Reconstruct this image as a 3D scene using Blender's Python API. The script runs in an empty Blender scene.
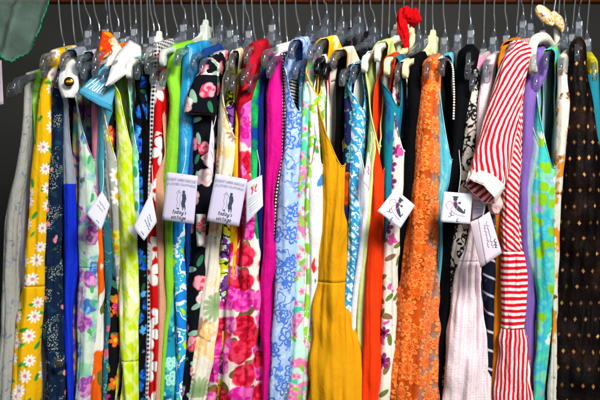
import bpy, bmesh, math, random
from mathutils import Vector, noise

# ------------------------------------------------------------------ camera, world, light
SC = bpy.context.scene
COL = SC.collection
ZC = 1.25                      # camera height
CAMY = -1.8                    # the rail runs along x at y = 0
FPX = 50.0 / 36.0 * 600.0      # focal length in photo pixels

cam_d = bpy.data.cameras.new("Camera")
cam_d.lens = 50
cam_d.sensor_width = 36
cam_d.clip_start = 0.05
cam_d.clip_end = 50
cam_d.dof.use_dof = True
cam_d.dof.focus_distance = 1.6
cam_d.dof.aperture_fstop = 4.0
cam = bpy.data.objects.new("Camera", cam_d)
cam.location = (0, CAMY, ZC)
cam.rotation_euler = (math.radians(90), 0, 0)
COL.objects.link(cam)
SC.camera = cam

W = bpy.data.worlds.new("World")
SC.world = W
W.use_nodes = True
W.node_tree.nodes["Background"].inputs[0].default_value = (0.75, 0.85, 1.0, 1)
W.node_tree.nodes["Background"].inputs[1].default_value = 0.015

def area(name, loc, target, sx, sy, power, color, spread=180):
    d = bpy.data.lights.new(name, 'AREA')
    d.shape = 'RECTANGLE'
    d.size, d.size_y, d.energy, d.color = sx, sy, power, color
    d.spread = math.radians(spread)
    o = bpy.data.objects.new(name, d)
    o.location = loc
    v = Vector(target) - Vector(loc)
    o.rotation_euler = v.to_track_quat('-Z', 'Y').to_euler()
    COL.objects.link(o)
    return o
area("daylight_front", (1.0, -2.0, ZC + 1.5), (0.08, -.1, ZC + 0.16), 0.8, 0.8, 18, (1.0, 0.97, 0.93), 66)
# added strip lamp, wide and low, shaped to put highlights on the clear hangers
area("highlight_strip", (-0.65, -2.5, ZC + 0.74), (-0.1, 0, ZC + 0.2), 3.0, 0.42, 19, (0.92, 0.96, 1.0))

SC.view_settings.view_transform = 'Standard'
SC.view_settings.look = 'None'
SC.view_settings.exposure = 0.0
SC.view_settings.gamma = 1.0
SC.cycles.use_denoising = True
SC.cycles.max_bounces = 12
SC.cycles.diffuse_bounces = 2
SC.cycles.transparent_max_bounces = 24
SC.cycles.transmission_bounces = 12
SC.cycles.caustics_refractive = False
SC.cycles.caustics_reflective = False

# ------------------------------------------------------------------ helpers
def P(px, py, y):
    """a point at depth y that the photograph shows at pixel (px, py)"""
    d = y - CAMY
    return Vector(((px - 300.0) / FPX * d, y, ZC + (200.0 - py) / FPX * d))

def hexc(h):
    h = h.lstrip('#')
    r = []
    for i in (0, 2, 4):
        c = int(h[i:i + 2], 16) / 255.0
        r.append(c / 12.92 if c <= 0.04045 else ((c + 0.055) / 1.055) ** 2.4)
    return (r[0], r[1], r[2], 1.0)

def mesh_obj(name, verts, faces, mats, parent=None, loc=None, uvs=None, smooth=True, fmat=None):
    base = Vector(loc) if loc is not None else (Vector(parent['_base']) if parent is not None else Vector((0, 0, 0)))
    me = bpy.data.meshes.new(name)
    me.from_pydata([tuple(Vector(v) - base) for v in verts], [], faces)
    if not isinstance(mats, (list, tuple)):
        mats = [mats]
    for m in mats:
        me.materials.append(m)
    if uvs is not None:
        lay = me.uv_layers.new(name="UVMap")
        for lp in me.loops:
            lay.data[lp.index].uv = uvs[lp.vertex_index]
    if fmat:
        for p, k in zip(me.polygons, fmat):
            p.material_index = k
    for p in me.polygons:
        p.use_smooth = smooth
    me.update()
    o = bpy.data.objects.new(name, me)
    COL.objects.link(o)
    if parent is not None:
        o.parent = parent
    else:
        o.location = base
        o['_base'] = tuple(base)
    return o

def empty(name, loc):
    o = bpy.data.objects.new(name, None)
    o.empty_display_size = 0.02
    o.location = loc
    o['_base'] = tuple(loc)
    COL.objects.link(o)
    return o

def tag(o, label, cat, group=None):
    o['label'] = label
    o['category'] = cat
    if group:
        o['group'] = group
    return o

def solidify(o, th=0.0014, inner=0):
    m = o.modifiers.new("cloth_thickness", 'SOLIDIFY')
    m.thickness = th
    m.offset = -1
    m.use_even_offset = False
    m.material_offset = inner
    m.material_offset_rim = 0
    return o

def tube(pts, r, n=8, closed=False, radii=None):
    pts = [Vector(p) for p in pts]
    V, F = [], []
    N = len(pts)
    up = None
    for i, p in enumerate(pts):
        a = pts[(i - 1) % N] if (closed or i > 0) else p
        b = pts[(i + 1) % N] if (closed or i < N - 1) else p
        t = (b - a).normalized()
        if up is None:
            ref = Vector((1, 0, 0)) if abs(t.x) < 0.9 else Vector((0, 1, 0))
            up = t.cross(ref).normalized()
        up = (up - t * up.dot(t)).normalized()
        s = t.cross(up)
        rr = radii[i] if radii else r
        for k in range(n):
            an = 2 * math.pi * k / n
            V.append(p + up * math.cos(an) * rr + s * math.sin(an) * rr)
    for i in range(N if closed else N - 1):
        j = (i + 1) % N
        for k in range(n):
            k2 = (k + 1) % n
            F.append((i * n + k, i * n + k2, j * n + k2, j * n + k))
    if not closed:
        F.append(tuple(range(n - 1, -1, -1)))
        F.append(tuple((N - 1) * n + k for k in range(n)))
    return V, F

def smooth_curve(pts, n):
    """Catmull-Rom through pts, n samples per span"""
    pts = [Vector(p) for p in pts]
    out = []
    for i in range(len(pts) - 1):
        p0 = pts[i - 1] if i > 0 else pts[i] * 2 - pts[i + 1]
        p1, p2 = pts[i], pts[i + 1]
        p3 = pts[i + 2] if i + 2 < len(pts) else pts[i + 1] * 2 - pts[i]
        for k in range(n):
            t = k / n
            out.append(0.5 * ((2 * p1) + (p2 - p0) * t + (2 * p0 - 5 * p1 + 4 * p2 - p3) * t * t
                              + (3 * p1 - p0 - 3 * p2 + p3) * t ** 3))
    out.append(pts[-1])
    return out

def join(parts):
    V, F = [], []
    for v, f in parts:
        o = len(V)
        V += list(v)
        F += [tuple(i + o for i in q) for q in f]
    return V, F

def sstep(a, b, x):
    t = min(1.0, max(0.0, (x - a) / (b - a)))
    return t * t * (3 - 2 * t)

# ------------------------------------------------------------------ node materials
class Mat:
    def __init__(self, name):
        self.m = bpy.data.materials.new(name)
        self.m.use_nodes = True
        self.nt = self.m.node_tree
        self.nt.nodes.clear()
        self.out = self.nt.nodes.new('ShaderNodeOutputMaterial')
        self.uv = None

    def node(self, t):
        return self.nt.nodes.new(t)

    def set(self, sock, v):
        if isinstance(v, bpy.types.NodeSocket):
            self.nt.links.new(v, sock)
        else:
            sock.default_value = v

    def coords(self):
        if self.uv is None:
            self.uv = self.node('ShaderNodeTexCoord').outputs['UV']
        return self.uv

    def math(self, op, a, b=0.0, c=0.0, clamp=False):
        n = self.node('ShaderNodeMath')
        n.operation = op
        n.use_clamp = clamp
        self.set(n.inputs[0], a)
        self.set(n.inputs[1], b)
        self.set(n.inputs[2], c)
        return n.outputs[0]

    def vmath(self, op, a, b=(0, 0, 0), scale=None):
        n = self.node('ShaderNodeVectorMath')
        n.operation = op
        self.set(n.inputs[0], a)
        self.set(n.inputs[1], b)
        if scale is not None:
            self.set(n.inputs['Scale'], scale)
        return n.outputs[0]

    def sep(self, v):
        n = self.node('ShaderNodeSeparateXYZ')
        self.set(n.inputs[0], v)
        return n.outputs

    def comb(self, x, y, z=0.0):
        n = self.node('ShaderNodeCombineXYZ')
        for i, q in enumerate((x, y, z)):
            self.set(n.inputs[i], q)
        return n.outputs[0]

    def mix(self, f, a, b):
        n = self.node('ShaderNodeMix')
        n.data_type = 'RGBA'
        self.set(n.inputs[0], f)
        self.set(n.inputs[6], a)
        self.set(n.inputs[7], b)
        return n.outputs[2]

    def noise(self, vec, scale, detail=2.0, rough=0.5):
        n = self.node('ShaderNodeTexNoise')
        self.set(n.inputs['Vector'], vec)
        n.inputs['Scale'].default_value = scale
        n.inputs['Detail'].default_value = detail
        n.inputs['Roughness'].default_value = rough
        return n.outputs

    def voronoi(self, vec, scale, rand=1.0):
        n = self.node('ShaderNodeTexVoronoi')
        n.voronoi_dimensions = '2D'
        n.feature = 'F1'
        self.set(n.inputs['Vector'], vec)
        n.inputs['Scale'].default_value = scale
        n.inputs['Randomness'].default_value = rand
        return n.outputs

    def ramp(self, f, stops, mode='LINEAR'):
        n = self.node('ShaderNodeValToRGB')
        n.color_ramp.interpolation = mode
        el = n.color_ramp.elements
        while len(el) < len(stops):
            el.new(0.5)
        for e, (p, c) in zip(el, stops):
            e.position = p
            e.color = hexc(c) if isinstance(c, str) else c
        self.set(n.inputs[0], f)
        return n.outputs[0]

    def warp(self, vec, scale, amt):
        c = self.noise(vec, scale, 2)[1]
        d = self.vmath('SUBTRACT', c, (0.5, 0.5, 0.5))
        return self.vmath('ADD', vec, self.vmath('SCALE', d, scale=amt))

    def soft(self, x, w):
        """0..1 edge: x/w clamped"""
        return self.math('MULTIPLY_ADD', x, 1.0 / w, 0.5, clamp=True)

    # motif = one printed shape per Voronoi cell
    def motif(self, vec, scale, n=5, R=0.36, base=0.6, power=1.0, den=1.0, rand=0.75, off=(0, 0, 0), stretch=1.0, soft=0.08):
        v = self.vmath('ADD', vec, off)
        vo = self.voronoi(v, scale, rand)
        d = self.vmath('SCALE', self.vmath('SUBTRACT', v, vo[2]), scale=scale)
        x, y, _ = self.sep(d)
        rc = self.node('ShaderNodeSeparateColor')
        self.set(rc.inputs[0], vo[1])
        r0, r1, r2 = rc.outputs
        ang = self.math('MULTIPLY', r0, 6.2832)
        ca, sa = self.math('COSINE', ang), self.math('SINE', ang)
        xr = self.math('ADD', self.math('MULTIPLY', x, ca), self.math('MULTIPLY', y, sa))
        yr = self.math('SUBTRACT', self.math('MULTIPLY', y, ca), self.math('MULTIPLY', x, sa))
        if stretch != 1.0:
            yr = self.math('MULTIPLY', yr, stretch)
        r = self.math('SQRT', self.math('ADD', self.math('MULTIPLY', xr, xr), self.math('MULTIPLY', yr, yr)))
        size = self.math('MULTIPLY_ADD', r1, 0.35 * R, 0.78 * R)
        th = self.math('ARCTAN2', yr, xr)
        if n:
            p = self.math('ABSOLUTE', self.math('COSINE', self.math('MULTIPLY', th, n / 2.0)))
            if power != 1.0:
                p = self.math('POWER', p, power)
            edge = self.math('MULTIPLY', size, self.math('MULTIPLY_ADD', p, 1 - base, base))
        else:
            edge = size
        m = self.soft(self.math('SUBTRACT', edge, r), soft)
        gate = self.math('LESS_THAN', r2, den)
        m = self.math('MULTIPLY', m, gate)
        return dict(mask=m, r=r, th=th, edge=edge, size=size, gate=gate, rnd=r1, rnd2=r2)

    def layer(self, col, vec, L):
        k = L['k']
        off = L.get('off', (random.random() * 9, random.random() * 9, 0))
        if k == 'daisy':
            f = self.motif(vec, L['s'], L.get('n', 8), L.get('R', .38), L.get('base', .45), L.get('pw', .7), L.get('den', 1), L.get('rand', .75), off)
            c = hexc(L['c'])
            if 'c2' in L:
                c = self.mix(self.math('DIVIDE', f['r'], f['edge'], clamp=True), hexc(L['c2']), c)
            col = self.mix(f['mask'], col, c)
            if 'cc' in L:
                cm = self.math('MULTIPLY', self.soft(self.math('SUBTRACT', self.math('MULTIPLY', f['size'], L.get('cr', .3)), f['r']), .05), f['gate'])
                col = self.mix(cm, col, hexc(L['cc']))
        elif k == 'rose':
            f = self.motif(vec, L['s'], L.get('n', 5), L.get('R', .42), .82, 1, L.get('den', 1), L.get('rand', .7), off)
            wv = self.warp(self.vmath('ADD', vec, off), L['s'] * 1.6, .5 / L['s'])
            pet = self.voronoi(wv, L['s'] * 2.7, 1.0)
            nz = self.noise(vec, L['s'] * 4, 3)[0]
            a = self.math('MULTIPLY_ADD', f['r'], L.get('rings', 26) * .42, self.math('MULTIPLY_ADD', nz, 4.0, self.math('MULTIPLY_ADD', pet[0], 5.5, f['th'])))
            sw = self.math('MULTIPLY_ADD', self.math('SINE', a), .62, self.math('MULTIPLY_ADD', nz, .9, .05), clamp=True)
            c = self.mix(sw, hexc(L['c']), hexc(L['c2']))
            if 'c3' in L:
                c = self.mix(self.math('GREATER_THAN', f['rnd'], .5), c, self.mix(sw, hexc(L['c3']), hexc(L.get('c4', L['c2']))))
            col = self.mix(f['mask'], col, c)
        elif k == 'leaf':
            f = self.motif(vec, L['s'], 0, L.get('R', .4), 1, 1, L.get('den', .8), L.get('rand', 1), off, L.get('st', 2.4))
            c = hexc(L['c'])
            if 'c2' in L:
                c = self.mix(self.math('GREATER_THAN', f['rnd'], .5), c, hexc(L['c2']))
            col = self.mix(f['mask'], col, c)
        elif k == 'ring':
            f = self.motif(vec, L['s'], L.get('n', 5), L.get('R', .36), L.get('base', .6), 1, L.get('den', 1), L.get('rand', .8), off, L.get('st', 1))
            w = L.get('w', .07)
            dd = self.math('ABSOLUTE', self.math('SUBTRACT', f['edge'], f['r']))
            m = self.soft(self.math('SUBTRACT', w, dd), .06)
            if L.get('two'):
                d2 = self.math('ABSOLUTE', self.math('SUBTRACT', self.math('MULTIPLY', f['edge'], .45), f['r']))
                m = self.math('MAXIMUM', m, self.soft(self.math('SUBTRACT', w, d2), .06))
            m = self.math('MULTIPLY', m, f['gate'])
            col = self.mix(m, col, hexc(L['c']))
        elif k == 'dot':
            f = self.motif(vec, L['s'], 0, L.get('R', .25), 1, 1, L.get('den', 1), L.get('rand', 1), off, L.get('st', 1))
            m = f['mask']
            if 'gn' in L:
                g = self.noise(self.vmath('ADD', vec, off), L['gn'][0], 1)[0]
                m = self.math('MULTIPLY', m, self.soft(self.math('SUBTRACT', g, L['gn'][1]), .04))
            col = self.mix(m, col, hexc(L['c']))
        elif k == 'blob':
            v = self.vmath('MULTIPLY', self.vmath('ADD', vec, off), (1, 1.0 / L.get('tall', 1), 1))
            nz = self.noise(v, L['s'], L.get('det', 3), L.get('ro', .55))[0]
            m = self.soft(self.math('SUBTRACT', nz, L.get('t', .55)), L.get('w', .04))
            col = self.mix(m, col, hexc(L['c']))
        elif k == 'vein':
            v = self.vmath('ADD', vec, off)
            nz = self.noise(v, L['s'], 2)[0]
            m = self.soft(self.math('SUBTRACT', L.get('w', .02), self.math('ABSOLUTE', self.math('SUBTRACT', nz, .5))), .02)
            if 'den' in L:
                g = self.noise(v, L['s'] * .5, 1)[0]
                m = self.math('MULTIPLY', m, self.soft(self.math('SUBTRACT', g, 1 - L['den']), .1))
            col = self.mix(m, col, hexc(L['c']))
        elif k == 'stripe':
            a = math.radians(L.get('a', 0))
            x, y, _ = self.sep(vec)
            t = self.math('ADD', self.math('MULTIPLY', x, math.cos(a) * L['f']), self.math('MULTIPLY', y, math.sin(a) * L['f']))
            t = self.math('FRACT', self.math('ADD', t, L.get('ph', 100.0)))
            t = self.math('ABSOLUTE', self.math('SUBTRACT', t, .5))
            m = self.soft(self.math('SUBTRACT', L.get('duty', .5) / 2, t), L.get('w', .06))
            if 'dash' in L:
                q = self.math('FRACT', self.math('MULTIPLY_ADD', y, L['dash'], 50.0))
                m = self.math('MULTIPLY', m, self.math('LESS_THAN', q, .5))
            if 'op' in L:
                m = self.math('MULTIPLY', m, L['op'])
            col = self.mix(m, col, hexc(L['c']))
        elif k == 'check':
            x, y, _ = self.sep(vec)
            a = self.math('LESS_THAN', self.math('FRACT', self.math('MULTIPLY_ADD', x, L['f'], 100.0)), .5)
            b = self.math('LESS_THAN', self.math('FRACT', self.math('MULTIPLY_ADD', y, L['f'], 100.0)), .5)
            m = self.math('MULTIPLY', self.math('ADD', a, b), .5)
            col = self.mix(m, col, hexc(L['c']))
        elif k == 'diamond':
            x, y, _ = self.sep(vec)
            f_ = L['f']
            row = self.math('FLOOR', self.math('MULTIPLY_ADD', y, f_ * .62, 50.0))
            xs = self.math('MULTIPLY_ADD', row, .5, self.math('MULTIPLY_ADD', x, f_, 60.0))
            u = self.math('ABSOLUTE', self.math('SUBTRACT', self.math('FRACT', xs), .5))
            v = self.math('ABSOLUTE', self.math('SUBTRACT', self.math('FRACT', self.math('MULTIPLY_ADD', y, f_ * .62, 50.0)), .5))
            d = self.math('ADD', u, self.math('MULTIPLY', v, 1.15))
            cell = self.math('ADD', self.math('MULTIPLY', self.math('FLOOR', xs), 17.13), self.math('MULTIPLY', row, 5.77))
            rn = self.math('FRACT', self.math('MULTIPLY', self.math('SINE', cell), 437.5))
            on = self.math('MULTIPLY_ADD', self.math('MULTIPLY', rn, rn), .9, .1)
            m1 = self.math('MULTIPLY', self.soft(self.math('SUBTRACT', L['R'] * 1.45, d), .04), on)
            col = self.mix(m1, col, hexc(L['c2']))
            m2 = self.math('MULTIPLY', self.soft(self.math('SUBTRACT', L['R'], d), .05), on)
            col = self.mix(m2, col, hexc(L['c']))
        return col

    def fabric(self, col, rough=0.85, sheen=0.05, weave=0.25, alpha=None, bump=None, spec=0.25, crease=0.5):
        b = self.node('ShaderNodeBsdfPrincipled')
        uv = self.coords()
        # faint dyeing unevenness so that no cloth is one flat tone
        nz = self.noise(uv, 55, 3)[0]
        hs = self.node('ShaderNodeHueSaturation')
        self.set(hs.inputs['Color'], col)
        self.set(hs.inputs['Value'], self.math('MULTIPLY_ADD', nz, .16, .92))
        self.set(b.inputs['Base Color'], hs.outputs[0])
        b.inputs['Roughness'].default_value = rough
        b.inputs['Specular IOR Level'].default_value = spec
        b.inputs['Sheen Weight'].default_value = sheen
        b.inputs['Sheen Roughness'].default_value = .5
        w = self.noise(uv, 1400, 1)[0]
        cr = self.noise(self.vmath('MULTIPLY', self.warp(uv, 14, .03), (1, .5, 1)), 62, 4, .6)[0]
        h = self.math('ADD', self.math('MULTIPLY', w, .00025 * weave), self.math('MULTIPLY', cr, .0062 * crease))
        if bump is not None:
            h = self.math('ADD', h, bump)
        bn = self.node('ShaderNodeBump')
        bn.inputs['Distance'].default_value = 1.0
        bn.inputs['Strength'].default_value = 0.7
        self.set(bn.inputs['Height'], h)
        self.set(b.inputs['Normal'], bn.outputs[0])
        # a little light passes through thin cloth
        tr = self.node('ShaderNodeBsdfTranslucent')
        self.set(tr.inputs[0], hs.outputs[0])
        mx = self.node('ShaderNodeMixShader')
        mx.inputs[0].default_value = .12
        self.nt.links.new(b.outputs[0], mx.inputs[1])
        self.nt.links.new(tr.outputs[0], mx.inputs[2])
        sh = mx.outputs[0]
        if alpha is not None:
            t = self.node('ShaderNodeBsdfTransparent')
            m2 = self.node('ShaderNodeMixShader')
            self.set(m2.inputs[0], alpha)
            self.nt.links.new(t.outputs[0], m2.inputs[1])
            self.nt.links.new(sh, m2.inputs[2])
            sh = m2.outputs[0]
        self.nt.links.new(sh, self.out.inputs[0])
        return self.m

def print_mat(name, bg, layers=(), warp=None, rough=.85, sheen=.0, alpha=None, crease=.7, spec=.08):
    M = Mat(name)
    v = M.coords()
    if warp:
        v = M.warp(v, warp[0], warp[1])
    if isinstance(bg, str):
        c = M.node('ShaderNodeRGB').outputs[0]
        c.default_value = hexc(bg)
    else:
        off = (random.random() * 9, random.random() * 9, 0)
        nz = M.noise(M.vmath('ADD', v, off), bg[0], 3, .6)[0]
        c = M.ramp(nz, bg[1], bg[2] if len(bg) > 2 else 'LINEAR')
    for L in layers:
        c = M.layer(c, v, L)
    return M.fabric(c, rough, sheen, alpha=alpha, crease=crease, spec=spec)

_plain = {}
def plain(hexv, rough=.85, crease=.75, sheen=.0, spec=.08):
    if max(hexc(hexv)[:3]) < .01:
        spec = .03
    key = (hexv, rough, crease)
    if key not in _plain:
        _plain[key] = print_mat("cloth_" + hexv.strip('#'), hexv, rough=rough, crease=crease, sheen=sheen, spec=spec)
    return _plain[key]

def simple_mat(name, col, rough=.5, metal=0.0, spec=.5, noise_amt=.1, scale=60):
    M = Mat(name)
    b = M.node('ShaderNodeBsdfPrincipled')
    tc = M.node('ShaderNodeTexCoord').outputs['Object']
    nz = M.noise(tc, scale, 3)[0]
    hs = M.node('ShaderNodeHueSaturation')
    hs.inputs['Color'].default_value = hexc(col)
    M.set(hs.inputs['Value'], M.math('MULTIPLY_ADD', nz, noise_amt * 2, 1 - noise_amt))
    M.set(b.inputs['Base Color'], hs.outputs[0])
    b.inputs['Roughness'].default_value = rough
    b.inputs['Metallic'].default_value = metal
    b.inputs['Specular IOR Level'].default_value = spec
    M.nt.links.new(b.outputs[0], M.out.inputs[0])
    return M.m

random.seed(11)

def clear_mat(name, tint, clear):
    """clear moulded plastic"""
    M = Mat(name)
    b = M.node('ShaderNodeBsdfPrincipled')
    b.inputs['Base Color'].default_value = hexc(tint)
    b.inputs['Roughness'].default_value = .05
    b.inputs['IOR'].default_value = 1.47
    b.inputs['Transmission Weight'].default_value = .93
    b.inputs['Specular IOR Level'].default_value = .9
    b.inputs['Coat Weight'].default_value = 1.0
    b.inputs['Coat IOR'].default_value = 1.75
    b.inputs['Coat Roughness'].default_value = .04
    t = M.node('ShaderNodeBsdfTransparent')
    t.inputs[0].default_value = hexc('#f4f7fa')
    mx = M.node('ShaderNodeMixShader')
    mx.inputs[0].default_value = clear
    M.nt.links.new(b.outputs[0], mx.inputs[1])
    M.nt.links.new(t.outputs[0], mx.inputs[2])
    M.nt.links.new(mx.outputs[0], M.out.inputs[0])
    return M.m

CLEAR = clear_mat("clear_plastic", '#dce7f8', .46)
STEEL = simple_mat("hook_steel", '#b9bec6', .22, .8)
HBLACK = simple_mat("black_plastic", '#0c0c0e', .25)
HWHITE = simple_mat("white_plastic", '#e9ead9', .35)
HCREAM = simple_mat("cream_plastic", '#e4e2a8', .35)
HGREY = simple_mat("pale_green_plastic", '#c5cfc4', .35)
HANGER_MAT = {'clear': CLEAR, 'black': HBLACK, 'white': HWHITE, 'cream': HCREAM, 'grey': HGREY}

# ------------------------------------------------------------------ the setting: back wall and wooden rail
def wall_material():
    M = Mat("grey_wall_paint")
    tc = M.node('ShaderNodeTexCoord').outputs['Object']
    nz = M.noise(tc, 3.0, 4)[0]
    c = M.ramp(nz, [(.3, '#1b1b18'), (.7, '#272724')])
    b = M.node('ShaderNodeBsdfPrincipled')
    M.set(b.inputs['Base Color'], c)
    b.inputs['Roughness'].default_value = .8
    M.nt.links.new(b.outputs[0], M.out.inputs[0])
    return M.m
V, F = [], []
for z0, z1 in ((ZC - 1.25, ZC + 1.3),):
    V = [(-2.5, .62, z0), (2.5, .62, z0), (2.5, .62, z1), (-2.5, .62, z1), (-2.5, .70, z0), (2.5, .70, z0), (2.5, .70, z1), (-2.5, .70, z1)]
    F = [(0, 1, 2, 3), (5, 4, 7, 6), (4, 0, 3, 7), (1, 5, 6, 2), (3, 2, 6, 7), (4, 5, 1, 0)]
w = mesh_obj("wall", V, F, wall_material(), loc=(0, .62, ZC - 1.25), smooth=False)
w['kind'] = 'structure'
tag(w, "dark grey wall behind the clothes", "wall")

def wood_material():
    M = Mat("brown_wood")
    tc = M.node('ShaderNodeTexCoord').outputs['Object']
    v = M.vmath('MULTIPLY', tc, (2.0, 40.0, 40.0))
    nz = M.noise(v, 3.0, 5)[0]
    c = M.ramp(nz, [(.25, '#3a1a0c'), (.55, '#6b3415'), (.8, '#8a4a20')])
    b = M.node('ShaderNodeBsdfPrincipled')
    M.set(b.inputs['Base Color'], c)
    b.inputs['Roughness'].default_value = .4
    M.nt.links.new(b.outputs[0], M.out.inputs[0])
    return M.m
ROD_R = .017
ROD_Z = P(0, 4, 0).z + ROD_R
V, F = tube([(-1.1, 0, ROD_Z), (-.5, 0, ROD_Z), (0, 0, ROD_Z), (.5, 0, ROD_Z), (1.1, 0, ROD_Z)], ROD_R, 24)
rail = mesh_obj("clothes_rail", V, F, wood_material(), loc=(0, 0, ROD_Z))
tag(rail, "round brown wooden rail carrying all the hangers", "clothes rail")

# ------------------------------------------------------------------ hangers
SLOPE = .30
NECK_SHIFT = 0.0
HG = "clothes hangers on the wooden rail"

def hanger(xh, A, zs, ls, kind, label, rnd):
    """hanger in the vertical plane through (xh,0) with near direction A (unit xy); its arm top passes z=zs at distance ls"""
    N = Vector((-A.y, A.x, 0))
    Z = Vector((0, 0, 1))
    zn = zs - .003 + SLOPE * ls            # arm line at the axis
    C = Vector((xh, 0, 0))
    root = empty("clothes_hanger", (xh, 0, zn))
    tag(root, label, "hanger", HG)
    tipL = .212
    th = .0046 if kind == 'clear' else .0056
    top, bot = [], []
    # near half outline, from the neck to the tip
    def zl(l):
        return zn - SLOPE * l
    hts = [(0.012, .016), (.03, .014), (.07, .0115), (.11, .011), (.15, .011), (.18, .0115), (.197, .0135)]
    up = [(l, zl(l) + (.012 if l < .02 else .004 if l < .04 else 0)) for l, h in hts]
    dn = [(l, zl(l) - h) for l, h in hts]
    tip = [(.207, zl(.203) - .002), (.214, zl(.209) - .009), (.217, zl(.213) - .022), (.213, zl(.213) - .031), (.205, zl(.21) - .032), (.201, zl(.205) - .022)]
    half = up + tip + dn[::-1]
    stub = [(.011, zn + .016), (.0085, zn + .025), (.0045, zn + .028), (.004, zn + .037)]
    near = stub[::-1] + half            # from the stub top down, to the underside near the axis
    under = [(0, zn - .012)]
    full = [(l, z) for l, z in near] + under + [(-l, z) for l, z in near[::-1]]
    bm = bmesh.new()
    base = Vector((xh, 0, zn))
    fr = [bm.verts.new(C + A * l + Z * z - N * th - base) for l, z in full]
    bk = [bm.verts.new(C + A * l + Z * z + N * th - base) for l, z in full]
    n = len(full)
    f1 = bm.faces.new(fr)
    f2 = bm.faces.new(bk[::-1])
    for i in range(n):
        j = (i + 1) % n
        bm.faces.new((fr[j], fr[i], bk[i], bk[j]))
    edges = [e for e in bm.edges if (f1 in e.link_faces or f2 in e.link_faces)]
    bmesh.ops.bevel(bm, geom=edges, offset=.0024, segments=2, profile=.5, affect='EDGES')
    bmesh.ops.recalc_face_normals(bm, faces=bm.faces)
    bmesh.ops.triangulate(bm, faces=[f for f in bm.faces if len(f.verts) > 4])
    # wide flat neck plate
    def box(l0, l1, z0, z1, t):
        vs = [bm.verts.new(C + A * l + Z * z + N * s - base) for l in (l0, l1) for z in (z0, z1) for s in (-t, t)]
        fs = [(0, 1, 3, 2), (4, 6, 7, 5), (0, 4, 5, 1), (2, 3, 7, 6), (0, 2, 6, 4), (1, 5, 7, 3)]
        nf = [bm.faces.new([vs[i] for i in f]) for f in fs]
        es = list({e for f in nf for e in f.edges})
        bmesh.ops.bevel(bm, geom=es, offset=.0034, segments=4, profile=.5, affect='EDGES')
    box(-.015, .015, zn - .026, zn + .024, .0090)
    bmesh.ops.recalc_face_normals(bm, faces=bm.faces)
    me = bpy.data.meshes.new("hanger_body")
    bm.to_mesh(me)
    bm.free()
    me.materials.append(HANGER_MAT[kind])
    for p in me.polygons:
        p.use_smooth = p.area < .0003
    ob = bpy.data.objects.new("hanger_body", me)
    COL.objects.link(ob)
    ob.parent = root
    # steel hook: stem with a kink, then round the front of the rail and over it
    R = ROD_R + .0023
    z0 = zn + .033
    kx = rnd.uniform(-.011, .002)
    ky = rnd.uniform(-.004, .004)
    pts = [Vector((xh, 0, z0)), Vector((xh, 0, z0 + .012)), Vector((xh + kx * .35, ky - .004, z0 + .024)),
           Vector((xh + kx * .8, -.010, (z0 + .024) * .5 + (ROD_Z - R) * .5)),
           Vector((xh + kx, -.017, ROD_Z - R * .75))]
    for a in range(200, -30, -20):
        an = math.radians(a)
        pts.append(Vector((xh + kx, math.cos(an) * R, ROD_Z + math.sin(an) * R)))
    V_, F_ = tube(smooth_curve(pts, 3), .0016, 8)
    mesh_obj("hook", V_, F_, STEEL, parent=root)
    return root

# ------------------------------------------------------------------ garments
DG = "vintage clothes hung side by side on the rail"

def parse(s):
    out = []
    for q in s.split():
        y, r = q.split(':')
        k = r.index('-', 1)
        out.append((float(y), float(r[:k]), float(r[k + 1:])))
    return out

def interp(tab, y):
    """monotone-ish cubic through a table of (y, a, b)"""
    if y <= tab[0][0]:
        return tab[0][1:]
    if y >= tab[-1][0]:
        (y0, a0, b0), (y1, a1, b1) = tab[-2], tab[-1]
        t = (y - y1) / (y1 - y0)
        t = min(t, .8)
        return (a1 + (a1 - a0) * t * .7, b1 + (b1 - b0) * t * .7)
    for i in range(len(tab) - 1):
        if tab[i][0] <= y <= tab[i + 1][0]:
            break
    y0, y1 = tab[i][0], tab[i + 1][0]
    h = y1 - y0
    t = (y - y0) / h
    res = []
    for k in (1, 2):
        d = (tab[i + 1][k] - tab[i][k]) / h
        dm = (tab[i][k] - tab[i - 1][k]) / (y0 - tab[i - 1][0]) if i > 0 else d
        dp = (tab[i + 2][k] - tab[i + 1][k]) / (tab[i + 2][0] - y1) if i + 2 < len(tab) else d
        m0 = 0.0 if d * dm <= 0 else (d + dm) / 2
        m1 = 0.0 if d * dp <= 0 else (d + dp) / 2
        m0 = max(-3 * abs(d), min(3 * abs(d), m0))
        m1 = max(-3 * abs(d), min(3 * abs(d), m1))
        res.append((2 * t ** 3 - 3 * t * t + 1) * tab[i][k] + (t ** 3 - 2 * t * t + t) * h * m0
                   + (-2 * t ** 3 + 3 * t * t) * tab[i + 1][k] + (t ** 3 - t * t) * h * m1)
    return res

NOSE = 17
YTAB = [(40, -.190, 0), (60, -.190, 0), (170, -.197, 0), (285, -.186, 0), (400, -.212, 0), (470, -.222, 0)]

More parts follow.
